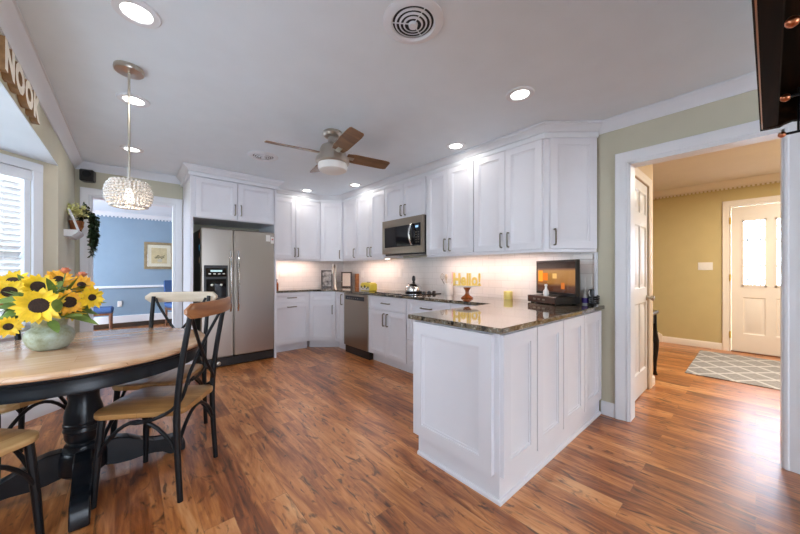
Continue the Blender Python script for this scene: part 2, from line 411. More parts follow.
M_lime = paint('lime_foliage', (.80, .80, .36), .6, .25, scale=30, bump=.05)
M_leaf = paint('sunflower_leaf', (.15, .23, .045), .5, .3, scale=24, bump=.08)
M_petal = paint('yellow_petal', (.88, .58, .022), .5, .14, scale=30, bump=.04)
M_petalo = paint('golden_petal', (.86, .42, .025), .5, .16, scale=30, bump=.04)
M_pink = paint('coral_petal', (.72, .24, .13), .55, .15, scale=30, bump=.04)
M_seed = paint('brown_seed_disc', (.030, .011, .006), .8, .5, scale=120, bump=.5, bscale=260)
M_denim = paint('blue_upholstery', (.055, .12, .30), .85, .15, scale=60, bump=.1)
M_amber = paint('amber_glass', (.36, .085, .018), .10, .1, bump=0, coat=.5)
M_gold = paint('gold_paint', (.72, .48, .10), .35, .06, metallic=.35)
M_wax = paint('yellow_wax', (.82, .70, .22), .5, .05)
M_yel = paint('yellow_enamel', (.80, .62, .06), .35, .06)
M_signw = paint('whitewashed_wood', (.80, .74, .64), .7, .08, scale=20); M_signb = paint('raw_wood_edge', (.30, .175, .08), .8, .25, scale=30)
M_bounce_ground = paint('pale_bounce_ground', (.56, .58, .60), .9, .3, scale=3, bump=.2)  # outdoor ground, made pale to bounce daylight up onto the ceiling
M_hedge = paint('hedge_leaf', (.10, .18, .05), .8, .4, scale=9, bump=.3)

# ------------------------------------------------------------------ structure
CH = 2.44; XR = 3.0; YB = 5.05; XL = -.47
def wall(mb, P0, P1, th, z0, z1, holes=()):
    """wall from P0 to P1, thickness th on the left of that direction; holes (s0,s1,za,zb)"""
    d = Vector((P1[0] - P0[0], P1[1] - P0[1])); L = d.length; d /= L; n = Vector((-d.y, d.x))
    def bx(s0, s1, za, zb):
        if s1 - s0 < 1e-4 or zb - za < 1e-4: return
        a = Vector(P0) + d * s0; b = Vector(P0) + d * s1
        mb.prism([tuple(a), tuple(b), tuple(b + n * th), tuple(a + n * th)], za, zb)
    s = 0
    for s0, s1, za, zb in sorted(holes):
        bx(s, s0, z0, z1); bx(s0, s1, z0, za); bx(s0, s1, zb, z1); s = s1
    bx(s, L, z0, z1)

m = MB(); m.prism([(-.6, -3.5), (3.2, -3.5), (3.2, -1.4), (6.95, -1.4), (6.95, 3.2), (3.2, 3.2), (3.2, 9.1), (-1.9, 9.1), (-1.9, 5.17), (-.6, 5.17), (-.6, 4.05), (-1.4, 3.25), (-1.4, 1.45), (-.6, .65)], -.08, 0)
struct('floor', m, M_floor)
m = MB(); m.box((-.6, -3.5, CH), (3.12, 5.17, CH + .1)); struct('ceiling', m, M_ceil)
m = MB(); m.prism([(-.472, .62), (-.472, 3.98), (-.60, 3.98), (-1.40, 3.2), (-1.40, 1.40), (-.60, .62)], 2.112, 2.1195); struct('ceiling_bay', m, M_ceil)
m = MB(); m.box((3.121, -1.32, 2.55), (6.95, 3.1, 2.65)); struct('ceiling_hall', m, M_hceil)
m = MB(); m.box((-1.9, 5.171, CH), (3.2, 9.02, CH + .1)); struct('ceiling_dining', m, M_ceil)
m = MB(); wall(m, (XR, YB + .12), (XR, -3.5), .12, 0, 2.65, [(YB + .12 - .665, YB + .12 + .115, 0, 2.06)]); struct('wall_right', m, M_wall)
m = MB(); wall(m, (-1.9, YB), (3.0, YB), .12, 0, CH, [(1.9 - .34, 1.9 + .44, 0, 2.065)]); struct('wall_back', m, M_wall)
m = MB(); wall(m, (XL, -3.5), (XL, YB), .12, 0, CH, [(4.12, 7.48, 0, 2.12)]); struct('wall_left', m, M_wall)
B0, B1, B2, B3 = Vector((XL, 3.98)), Vector((-1.27, 3.18)), Vector((-1.27, 1.42)), Vector((XL, .62))
FL = (B1 - B0).length
m = MB(); wall(m, tuple(B1), tuple(B0), .12, 0, 2.111, [(FL - .98, FL - .19, .74, 2.01)]); struct('wall_bay_far', m, M_cream)
m = MB(); wall(m, tuple(B2), tuple(B1), .12, 0, 2.111, [(.16, 1.60, .74, 2.01)]); struct('wall_bay_center', m, M_cream)
m = MB(); wall(m, tuple(B3), tuple(B2), .12, 0, 2.111, [(.19, .98, .74, 2.01)]); struct('wall_bay_near', m, M_cream)
m = MB(); m.box((2.989, .905, .914), (XR, YB, 1.385)); m.box((1.53, YB - .011, .914), (2.989, YB, 1.385)); struct('wall_backsplash', m, M_tile)
m = MB(); wall(m, (3.12, -3.5), (-.6, -3.5), .12, 0, CH, [(1.62, 3.92, 0.02, 2.12)]); struct('wall_rear', m, M_wall)  # unseen rear wall; its wide opening is added to let in fill daylight
# hall and dining room shells
XH = 6.8
m = MB(); wall(m, (XH, 3.1), (XH, -1.32), .12, 0, 2.55, [(3.1 - .245, 3.1 + .525, 0, 2.16)]); struct('wall_hall_far', m, M_hall)
m = MB(); wall(m, (XH, -1.2), (3.12, -1.2), .12, 0, 2.55); struct('wall_hall_right', m, M_hall)
m = MB(); wall(m, (3.12, .72), (4.2, .72), .12, 0, 2.55, [(.24, .86, 0, 2.06)]); wall(m, (4.2, .84), (4.2, 3.1), .12, 0, 2.55); struct('wall_closet', m, M_peach)
m = MB(); wall(m, (3.12, 3.1), (XH + .12, 3.1), .1, 0, 2.55); struct('wall_hall_end', m, M_hall)
m = MB(); wall(m, (-1.9, 8.9), (3.2, 8.9), .12, 0, CH); struct('wall_dining_far', m, M_blue)
m = MB(); wall(m, (3.1, 8.9), (3.1, 5.17), .1, 0, CH); struct('wall_dining_right', m, M_blue)
m = MB(); m.box((-14, -12, -.5), (22, 20, -.12)); struct('ground', m, M_bounce_ground)

# ---- mouldings
TN = [0]
def trim(mb, mat=None, name='trim'):
    TN[0] += 1; return struct('%s_%d' % (name, TN[0]), mb, mat or M_trim)

def offset_poly(path, d):
    """offset an open 2D path to its right side by d with mitres"""
    P = [Vector(p) for p in path]; out = []
    for i, p in enumerate(P):
        ns = []
        for a, b in ((i - 1, i), (i, i + 1)):
            if a < 0 or b >= len(P): continue
            t = (P[b] - P[a]).normalized(); ns.append(Vector((t.y, -t.x)))
        if len(ns) == 1: out.append(p + ns[0] * d)
        else:
            mN = (ns[0] + ns[1]).normalized(); out.append(p + mN * (d / max(.3, mN.dot(ns[0]))))
    return out

def moulding(path, prof, closed_back=True):
    """prof: [(offset_right, z)] closed polygon"""
    mb = MB(); rows = [[mb.v((q.x, q.y, z)) for q in offset_poly(path, o)] for o, z in prof]
    n = len(rows); L = len(path)
    for i in range(n):
        a, b = rows[i], rows[(i + 1) % n]
        for k in range(L - 1): mb.f([a[k], a[k + 1], b[k + 1], b[k]])
    mb.f([r[0] for r in rows]); mb.f([r[-1] for r in rows][::-1]); return mb

def crown(z1, h, p):
    return [(0, z1 - h), (p * .12, z1 - h), (p * .16, z1 - h * .88), (p * .34, z1 - h * .66), (p * .62, z1 - h * .36), (p * .84, z1 - h * .2), (p * .88, z1 - h * .1), (p, z1 - h * .08), (p, z1), (0, z1)]

# crown on the cabinets: riser plus cove
cabpath = [(.535, YB - .01), (.535, 4.36), (1.53, 4.36), (1.53, 4.755), (2.378, 4.755), (2.665, 4.49), (2.665, 1.18), (2.985, .885)]
prof = [(0, 2.325), (.026, 2.325), (.028, 2.328), (.028, 2.362), (.016, 2.366), (.016, 2.372), (.030, 2.376), (.034, 2.384), (.042, 2.396), (.064, 2.412), (.068, 2.416), (.068, 2.423), (.080, 2.426), (.080, 2.4385), (0, 2.4385)]
trim(moulding(cabpath[::1], prof))
# walls
trim(moulding([(XR, .88 - .005), (XR, -3.5)], crown(2.4385, .085, .075)))
trim(moulding([(XL, -3.5), (XL, YB), (.53, YB)], crown(2.4385, .085, .075)))
# hall crown with dentils
mb = moulding([(XH, 3.0), (XH, -1.2)], crown(2.549, .085, .08))
for i in range(70): mb.box((XH - .026, 1.9 - i * .045, 2.428), (XH - .001, 1.9 - i * .045 + .024, 2.452))
mb.box((XH - .012, -1.2, 2.452), (XH, 3.0, 2.466))
trim(mb, M_htrim)
mb = moulding([(-1.9, 8.9), (3.1, 8.9)], crown(2.4385, .07, .07))
for i in range(60): mb.box((-1.8 + i * .06, 8.875, 2.335), (-1.8 + i * .06 + .03, 8.899, 2.362))
mb.box((-1.9, 8.885, 2.36), (3.1, 8.9, 2.37)); trim(mb)
mb = MB(); mb.box((-1.9, 8.86, .835), (3.1, 8.9, .885), .008); trim(mb)     # chair rail

def bbprof(h=.11, t=.016): return [(0, 0), (t, 0), (t, h * .8), (t * .6, h * .92), (t * .3, h), (0, h)]
def baseboard(side, path, h=.11, mat=None, t=.016): return struct('baseboard_' + side, moulding(path, bbprof(h, t)), mat or M_trim)
baseboard('right', [(XR, .855), (XR, .752)])
baseboard('left', [(XL, -3.5), (XL, .62), (-1.27, 1.42), (-1.27, 3.18), (XL, 3.98), (XL, YB - .02)], .12)
baseboard('hall', [(XH, 1.038), (XH, .335)], .10, M_htrim)
baseboard('closet', [(4.03, .72), (4.2, .72), (4.2, 1.0)][::-1][::-1], .09, M_htrim)
mb = MB(); mb.box((-1.9, 8.83, .10), (3.1, 8.9, .25), .01); struct('baseboard_dining', mb, M_trim); mb = MB(); mb.box((-1.9, 8.85, 0), (3.1, 8.9, .099)); trim(mb, M_dwood)  # dark strip under the heater stands in for its shadow gap

def casing(F, w, h, cw=.085, t=.02, mat=None):
    """door casing around an opening of width w, height h; F origin at opening's lower left"""
    O, R, N = (Vector(q) for q in F); Zv = Vector((0, 0, 1))
    prof = [(0, 0), (0, t * .55), (cw * .12, t * .7), (cw * .2, t * .5), (cw * .55, t * .75), (cw * .7, t), (cw * .95, t), (cw, t * .8), (cw, 0)]
    mb = MB(); rows = []
    for a, y in prof:
        rows.append([mb.v(O + R * -a + N * y), mb.v(O + R * -a + Zv * (h + a) + N * y), mb.v(O + R * (w + a) + Zv * (h + a) + N * y), mb.v(O + R * (w + a) + N * y)])
    for a, b in zip(rows, rows[1:] + rows[:1]):
        for k in range(3): mb.f([a[k], a[k + 1], b[k + 1], b[k]])
    mb.f([r[0] for r in rows]); mb.f([r[-1] for r in rows]); return trim(mb, mat)
Ym, Yp, Xm = Vector((0, -1, 0)), Vector((0, 1, 0)), Vector((-1, 0, 0))
Xp = Vector((1, 0, 0))
casing(((XR, .665, 0), Ym, Xm), .78, 2.06, .09, .024)
mb = MB(); mb.box((XR - .004, .653, 0), (3.13, .665, 2.06)); mb.box((XR - .004, -.115, 0), (3.13, -.103, 2.06)); mb.box((XR - .004, -.115, 2.048), (3.13, .665, 2.06)); trim(mb)
casing(((-.34, YB, 0), Xp, Ym), .78, 2.065, .09, .024)
mb = MB(); mb.box((-.34, YB - .004, 0), (-.328, YB + .13, 2.065)); mb.box((.428, YB - .004, 0), (.44, YB + .13, 2.065)); mb.box((-.34, YB - .004, 2.053), (.44, YB + .13, 2.065)); trim(mb)
casing(((3.365, .72, 0), Xp, Ym), .61, 2.06, .075, .02, M_htrim)
casing(((XH, .245, 0), Ym, Xm), .77, 2.16, .09, .024, M_htrim)

# ---- windows of the bay
def window(idx, P0, P1, s0, s1, blinds=False):
    P0, P1 = Vector(P0), Vector(P1); d = (P1 - P0).normalized(); nin = Vector((d.y, -d.x))   # inward = right of P0->P1
    z0, z1 = .74, 2.01
    R = Vector((d.x, d.y, 0)); N = Vector((nin.x, nin.y, 0)); O = Vector((P0.x, P0.y, 0)) + R * s0
    w = s1 - s0
    def bx(mb, xa, xb, ya, yb, za, zb, bev=.003):
        Mx = Matrix(((R.x, N.x, 0, O.x), (R.y, N.y, 0, O.y), (0, 0, 1, 0), (0, 0, 0, 1))); mb.box((xa, ya, za), (xb, yb, zb), bev, Mx)
    mb = MB(); c = .068
    bx(mb, -c, 0, 0, .022, z0 - .02, z1 + c); bx(mb, w, w + c, 0, .022, z0 - .02, z1 + c); bx(mb, -c, w + c, 0, .024, z1, z1 + c)
    bx(mb, -c - .02, w + c + .02, 0, .06, z0 - .045, z0 - .02); bx(mb, -c, w + c, 0, .018, z0 - .12, z0 - .045)
    for xa, xb in ((0, .04), (w - .04, w)): bx(mb, xa, xb, -.10, 0, z0 - .02, z1)
    bx(mb, 0, w, -.10, 0, z1 - .03, z1); bx(mb, 0, w, -.10, 0, z0 - .02, z0 + .03)
    zm = (z0 + z1) / 2 - .06; bx(mb, .04, w - .04, -.085, -.05, zm - .025, zm + .025)
    mb.M = Matrix(); fr = struct('window_%d' % idx, mb, M_trim)
    g = MB(); bx(g, .04, w - .04, -.072, -.066, z0 + .03, zm - .025, 0); bx(g, .04, w - .04, -.072, -.066, zm + .025, z1 - .03, 0)
    go = struct('pane', g, M_glass, fr)
    if blinds:
        loc = O + R * (w / 2) - N * .02; loc.z = z0 + .04
        t = thing('window_blind', 'white slatted blind lowered in the bay window beside the sunflowers', 'blind', tuple(loc), 0)
        mb = MB(); bx(mb, .002, w - .002, -.006, .018, z1 - .085, z1 - .004); part('valance', mb, M_trim, t)
        mb = MB(); n = 25
        for i in range(n):
            z = z0 + .05 + i * (z1 - .09 - z0 - .05) / n; Mx = Matrix(((R.x, N.x, 0, O.x), (R.y, N.y, 0, O.y), (0, 0, 1, z), (0, 0, 0, 1))) @ Matrix.Translation((0, -.03, 0)) @ Matrix.Rotation(radians(52), 4, 'X')
            mb.box((.046, -.024, -.0014), (w - .046, .024, .0014), 0, Mx)
        part('slats', mb, M_slat, t)
        mb = MB(); bx(mb, .046, w - .046, -.045, -.012, z0 + .032, z0 + .045); part('bottom_rail', mb, M_slat, t)
        for xs in (.16, w - .16):
            mb = MB(); bx(mb, xs - .001, xs + .001, -.004, -.002, z0 + .04, z1 - .08, 0); part('lift_cord', mb, M_slat, t)
window(1, tuple(B1), tuple(B0), FL - .98, FL - .19, True)
window(2, tuple(B2), tuple(B1), .16, 1.60)
window(3, tuple(B3), tuple(B2), .19, .98)

# ---- doors
def knob(mb, c, dirv, r=.027):
    d = Vector(dirv); q = Vector((0, 0, 1)).rotation_difference(d).to_matrix().to_4x4()
    mb.lathe([(0, 0), (r * 1.0, 0), (r * 1.0, .006), (r * .4, .012), (r * .38, .03), (r * .8, .038), (r, .05), (r * .85, .063), (0, .068)], c, 20, q)
mb = MB(); pw = .225
rows = [(.22, .88), (1.02, 1.62), (1.74, 1.95)]
pan = [(x, x + pw, a, b) for a, b in rows for x in (.075, .31)]
mb.slab(((3.368, .76, .012), Xp, Ym), .604, 2.04, .035, pan, ((0, 0), (.012, -.010), (.03, -.010), (.045, -.003)))
d1 = struct('door_1', mb, M_trim); mb = MB(); knob(mb, (3.925, .725, .93), (0, -1, 0)); struct('door_knob', mb, M_nick, d1)
mb = MB()
gl = [(.125, .325, .99, 1.93), (.438, .638, .99, 1.93)]
mb.slab(((XH + .07, .242, .012), Ym, Xm), .764, 2.14, .045, [(.115, .335, .26, .80), (.428, .648, .26, .80)], ((0, 0), (.014, -.010), (.03, -.010), (.05, -.002)), gl)
d2 = struct('door_2', mb, M_htrim)
mb = MB()
for x0, x1, za, zb in gl:
    y0 = .242 - x0; y1 = .242 - x1
    for a, b in (((y0 + .02, za - .02), (y0, zb + .02)), ((y1, za - .02), (y1 - .02, zb + .02))): mb.box((XH + .015, b[0] if b[0] < a[0] else a[0], a[1]), (XH + .03, max(a[0], b[0]), b[1]))
    mb.box((XH + .015, y1 - .02, za - .02), (XH + .03, y0 + .02, za)); mb.box((XH + .015, y1 - .02, zb), (XH + .03, y0 + .02, zb + .02))
struct('door_glass_frame', mb, M_htrim, d2)
for x0, x1, za, zb in gl:
    y0, y1 = .242 - x0, .242 - x1
    mb = MB(); mb.box((XH + .045, y1, za), (XH + .052, y0, zb)); struct('door_pane', mb, M_frost, d2)
    mb = MB(); w = y0 - y1; h = zb - za
    def came(pts): mb.tube([(XH + .043, y0 - a * w, za + b * h) for a, b in pts], .0075, 5, (1, 0, 0))
    for s_ in (.18, .82): came([(s_, 0), (s_, 1)])
    came([(.5, 0), (.5, .2)]); came([(.5, .8), (.5, 1)]); came([(0, .1), (1, .1)]); came([(0, .9), (1, .9)])
    for c0 in (.3, .7):
        came([(.18, c0), (.5, c0 + .1), (.82, c0), (.5, c0 - .1), (.18, c0)])
        came([(0, c0), (.18, c0 + .06)]); came([(1, c0), (.82, c0 + .06)]); came([(0, c0), (.18, c0 - .06)]); came([(1, c0), (.82, c0 - .06)])
        came([(.32, c0), (.5, c0 + .05), (.68, c0), (.5, c0 - .05), (.32, c0)])
    for s_ in (.36, .64): came([(s_, .34), (s_, .66)])
    came([(.5, .4), (.5, .6)])
    struct('leaded_came', mb, M_lead, d2)
for z in (.25, 1.1, 1.95):
    mb = MB(); mb.box((XH - .03, .243, z - .05), (XH - .018, .262, z + .05), .003); struct('hinge', mb, M_gold, d2)
mb = MB(); mb.box((XH - .03, -.525, 0), (XH + .12, .245, .012)); trim(mb, M_chairleg)
# stairs rising beside the far hall wall
mb = MB()
mb.prism([(1.04, 0), (3.0, 0), (3.0, 1.48), (1.04, .12)], 0, .03, 0, Matrix(((0, 0, 1, XH - .031), (1, 0, 0, 0), (0, 1, 0, 0), (0, 0, 0, 1)))); trim(mb, M_htrim)
ST = thing('staircase', 'wooden staircase with dark treads rising behind the closet wall', 'stairs', (6.2, 1.12, 0))
for i in range(5):
    y = 1.10 + i * .26
    mb = MB(); mb.box((5.6, y + .02, i * .18), (XH - .035, y + .28, (i + 1) * .18 - .03)); part('riser', mb, M_htrim, ST)
    mb = MB(); mb.box((5.58, y - .01, (i + 1) * .18 - .03), (XH - .035, y + .28, (i + 1) * .18), .006); part('tread', mb, M_dwood, ST)

# ------------------------------------------------------------------ cabinets
def pull(mb, O, R, N, x, z, L, vert=True, r=.0072, out=.03):
    O, R, N = Vector(O), Vector(R), Vector(N); Zv = Vector((0, 0, 1)); a = Zv if vert else R
    c = O + R * x + Zv * z
    p = [c - a * L / 2, c - a * L / 2 + N * out * .8, c - a * (L / 2 - .012) + N * out, c + a * (L / 2 - .012) + N * out, c + a * L / 2 + N * out * .8, c + a * L / 2]
    mb.tube([tuple(q) for q in p], r, 8, tuple(R if vert else Zv))

DP = ((0, 0), (.002, -.006), (.013, -.008), (.015, -.012), (.030, -.018))
def front(root, F, x0, x1, z0, z1, kind='door', handle=None, st=.058, L=.13, t=.024):
    O, R, N = (Vector(q) for q in F); w = x1 - x0 - .005; h = z1 - z0 - .004
    G = (O + R * (x0 + .0025) + Vector((0, 0, z0 + .002)), R, N)
    mb = MB()
    s2 = st if h > .2 else .034
    mb.slab(G, w, h, t, [(st, w - st, s2, h - s2)] if w > .13 else [(w * .28, w * .72, s2, h - s2)], DP)
    d = part('drawer' if kind == 'drawer' else 'door' if kind == 'door' else kind, mb, M_cab, root)
    for q in (handle or []):
        hx, hz, vert = q; mb = MB(); pull(mb, G[0] + N * t, R, N, hx - x0, hz - z0, L, vert); part('handle', mb, M_pull, d, 'pewter bar handle')
    return d

def cab(name, label, foot, z0, z1, toe=None, group=None, cat='cabinet'):
    cx = sum(p[0] for p in foot) / len(foot); cy = sum(p[1] for p in foot) / len(foot)
    t = thing(name, label, cat, (cx, cy, 0 if toe else z0), 0, group)
    mb = MB(); mb.prism(foot, z0, z1); part('body', mb, M_cab, t)
    if toe: mb = MB(); mb.prism(toe, 0, z0); part('toe_kick', mb, M_cab, t)
    return t
def rectR(y0, y1, xf, xb=XR - .013): return [(xf, y0), (xf, y1), (xb, y1), (xb, y0)]
def rectB(x0, x1, yf, yb=YB - .013): return [(x0, yf), (x1, yf), (x1, yb), (x0, yb)]
UB, UT = 1.39, 2.325; e = .001
# fridge surround
t = thing('fridge_enclosure', 'tall white cabinet surround boxing in the steel fridge, two short doors above', 'cabinet', (1.03, 4.7, 0))
mb = MB(); mb.box((.535, 4.36, 0), (.562, YB - .005, UT)); part('side_panel', mb, M_cab, t)
mb = MB(); mb.box((1.503, 4.36, 0), (1.529, YB - .005, UT)); part('side_panel', mb, M_cab, t)
mb = MB(); mb.box((.563, 4.37, 1.84), (1.502, YB - .005, UT)); part('body', mb, M_cab, t)
F = ((.563, 4.37, 0), Xp, Ym)
front(t, F, .018, .474, 1.845, UT - .005, 'door', [(.44, 1.97, True)]); front(t, F, .476, .925, 1.845, UT - .005, 'door', [(.51, 1.97, True)])
# back uppers
YU = 4.735 + .02; XU = 2.665
t = cab('wall_cabinet', 'white two door upper cabinet just right of the fridge surround', rectB(1.532, 2.376, YU), UB, UT)
F = ((1.532, YU, 0), Xp, Ym)
front(t, F, .03, .425, UB, UT, 'door', [(.40, 1.49, True)]); front(t, F, .43, .844, UB, UT, 'door', [(.455, 1.49, True)])
# corner upper, diagonal
A, Bc = Vector((2.378, YU)), Vector((XU, 4.49))
t = cab('corner_cabinet', 'white single door upper cabinet set diagonally in the kitchen corner', [(2.378, YU), (XU, 4.49), (XR - .013, 4.49), (XR - .013, YB - .013), (2.378, YB - .013)], UB, UT)
dv = (Bc - A); LW = dv.length; dv.normalize(); R = Vector((dv.x, dv.y, 0)); N = R.cross(Vector((0, 0, 1)))
front(t, ((A.x, A.y, 0), R, N), .02, LW - .02, UB, UT, 'door', [(LW - .055, 1.47, True)])
FR = ((XU, 4.488, 0), Ym, Xm)     # x = 4.488 - y
def Yx(y): return 4.488 - y
t = cab('wall_cabinet', 'white narrow single door upper cabinet between the corner cabinet and microwave', rectR(4.06, 4.488, XU), UB, UT)
front(t, FR, Yx(4.44), Yx(4.062), UB, UT, 'door', [(Yx(4.105), 1.475, True)])
t = cab('wall_cabinet', 'white two door upper cabinet immediately left of the microwave', rectR(3.36, 4.058, XU), UB, UT)
front(t, FR, Yx(4.056), Yx(3.70), UB, UT, 'door', [(Yx(3.735), 1.475, True)]); front(t, FR, Yx(3.70), Yx(3.362), UB, UT, 'door', [(Yx(3.66), 1.475, True)])
t = cab('wall_cabinet', 'white short two door cabinet directly above the microwave', rectR(2.57, 3.358, XU), 1.872, UT)
front(t, FR, Yx(3.356), Yx(2.965), 1.875, UT, 'door', [(Yx(3.0), 1.975, True)]); front(t, FR, Yx(2.965), Yx(2.572), 1.875, UT, 'door', [(Yx(2.925), 1.975, True)])
t = cab('wall_cabinet', 'white tall two door upper cabinet just right of the microwave', rectR(1.892, 2.568, XU), UB, UT)
front(t, FR, Yx(2.56), Yx(2.232), UB, UT, 'door', [(Yx(2.268), 1.485, True)]); front(t, FR, Yx(2.232), Yx(1.895), UB, UT, 'door', [(Yx(2.196), 1.485, True)])
t = cab('wall_cabinet', 'white tall two door upper cabinet next to the angled end cabinet', rectR(1.182, 1.890, XU), UB, UT)
front(t, FR, Yx(1.888), Yx(1.54), UB, UT, 'door', [(Yx(1.576), 1.485, True)]); front(t, FR, Yx(1.54), Yx(1.195), UB, UT, 'door', [(Yx(1.504), 1.485, True)])
A, Bc = Vector((XU, 1.18)), Vector((2.985, .885))
t = cab('corner_cabinet', 'white single door upper cabinet angled at the end of the run above the television', [(XU, 1.18), (2.985, .885), (XR - .013, .885), (XR - .013, 1.18)], UB, UT)
dv = (Bc - A); LW = dv.length; dv.normalize(); R = Vector((dv.x, dv.y, 0)); N = R.cross(Vector((0, 0, 1)))
front(t, ((A.x, A.y, 0), R, N), .035, LW - .012, UB, UT, 'door', [(.065, 1.485, True)])
# light rail below the uppers
trim(moulding([(1.532, YU + .008), (2.376, YU + .008), (2.668, 4.486), (2.668, 3.37)], [(0, 1.362), (.02, 1.362), (.02, 1.388), (0, 1.388)]), M_cab)
trim(moulding([(2.668, 2.555), (2.668, 1.19), (2.975, .895)], [(0, 1.362), (.02, 1.362), (.02, 1.388), (0, 1.388)]), M_cab)

# base cabinets
ZB, ZT = .112, .882; YF = 4.57; XF = 2.43
F = ((1.532, YF, 0), Xp, Ym)
t = cab('base_cabinet', 'white base cabinet with one drawer and pull out door beside the fridge', rectB(1.532, 2.10, YF), ZB, ZT, rectB(1.532, 2.10, YF + .06))
front(t, F, .005, .565, .725, ZT - .003, 'drawer', [(.285, .80, False)]); front(t, F, .005, .565, ZB + .005, .722, 'door', [(.285, .665, False)])
A, Bc = Vector((2.102, YF)), Vector((XF, 4.30))
t = cab('corner_base_cabinet', 'white sink base cabinet set diagonally in the kitchen corner', [(2.102, YF), (XF, 4.30), (XR - .013, 4.30), (XR - .013, YB - .013), (2.102, YB - .013)], ZB, ZT, [(2.14, YF + .06), (XF + .06, 4.33), (XR - .02, 4.33), (XR - .02, YB - .02), (2.14, YB - .02)])
dv = (Bc - A); LW = dv.length; dv.normalize(); R = Vector((dv.x, dv.y, 0)); N = R.cross(Vector((0, 0, 1)))
F = ((A.x, A.y, 0), R, N)
front(t, F, .012, LW - .012, .725, ZT - .003, 'false_drawer_front'); front(t, F, .012, LW - .012, ZB + .005, .722, 'door', [(LW - .06, .60, True)])
FR = ((XF, 4.298, 0), Ym, Xm)
def Yb(y): return 4.298 - y
t = cab('base_cabinet', 'white slim pull out cabinet squeezed left of the dishwasher', rectR(4.035, 4.298, XF), ZB, ZT, rectR(4.035, 4.298, XF + .05))
front(t, FR, .008, Yb(4.04), ZB + .005, ZT - .003, 'door', [(Yb(4.085), .77, True)], L=.15)
t = cab('base_cabinet', 'white base cabinet with drawer over two doors right of the dishwasher', rectR(2.652, 3.408, XF), ZB, ZT, rectR(2.652, 3.408, XF + .06))
front(t, FR, Yb(3.405), Yb(2.655), .705, ZT - .003, 'drawer', [(Yb(3.03), .792, False)], L=.15)
front(t, FR, Yb(3.405), Yb(3.03), ZB + .005, .702, 'door', [(Yb(3.065), .585, True)], L=.15); front(t, FR, Yb(3.03), Yb(2.655), ZB + .005, .702, 'door', [(Yb(2.995), .585, True)], L=.15)
t = cab('base_cabinet', 'white three drawer base cabinet partly hidden behind the peninsula', rectR(1.485, 2.650, XF), ZB, ZT, rectR(1.485, 2.650, XF + .06))
front(t, FR, Yb(2.648), Yb(2.0), .705, ZT - .003, 'drawer', [(Yb(2.33), .792, False)], L=.15)
front(t, FR, Yb(2.648), Yb(2.0), .415, .702, 'drawer', [(Yb(2.33), .62, False)], L=.15); front(t, FR, Yb(2.648), Yb(2.0), ZB + .005, .412, 'drawer', [(Yb(2.33), .33, False)], L=.15)
front(t, FR, Yb(1.998), Yb(1.52), ZB + .005, ZT - .003, 'door', [(Yb(1.95), .6, True)])
# peninsula
t = thing('peninsula_cabinet', 'white panelled peninsula cabinet under the near granite counter', 'kitchen island', (2.2, 1.17, 0))
PX, PY = 1.435, .867
mb = MB(); mb.box((PX, PY, .0), (XR - .02, 1.46, ZT)); part('body', mb, M_cab, t)
front(t, ((PX, 1.46, 0), Ym, Xm), -.025, .565, .135, .872, 'end_panel', st=.075, t=.028)
for i, (a, b) in enumerate(((1.437, 1.805), (1.812, 2.185), (2.192, 2.575), (2.582, 2.965))):
    front(t, ((0, PY, 0), Xp, Ym), a, b, .135, .872, 'side_panel', st=.07, t=.022)
mb = moulding([(PX, 1.46), (PX, PY), (XR - .02, PY)][::1], [(0, 0), (.014, 0), (.014, .014), (.008, .022), (0, .022)]); part('shoe_moulding', mb, M_cab, t)
# countertop
ct = MB(); ct.prism([(1.532, YB - .014), (1.532, 4.53), (2.085, 4.53), (2.385, 4.283), (2.385, 1.515), (1.387, 1.515), (1.387, .828), (XR - .014, .828), (XR - .014, YB - .014)], .8835, .914, .004)
solid('countertop', ct, M_granite, 'brown speckled granite countertop wrapping the wall cabinets and peninsula', 'countertop')

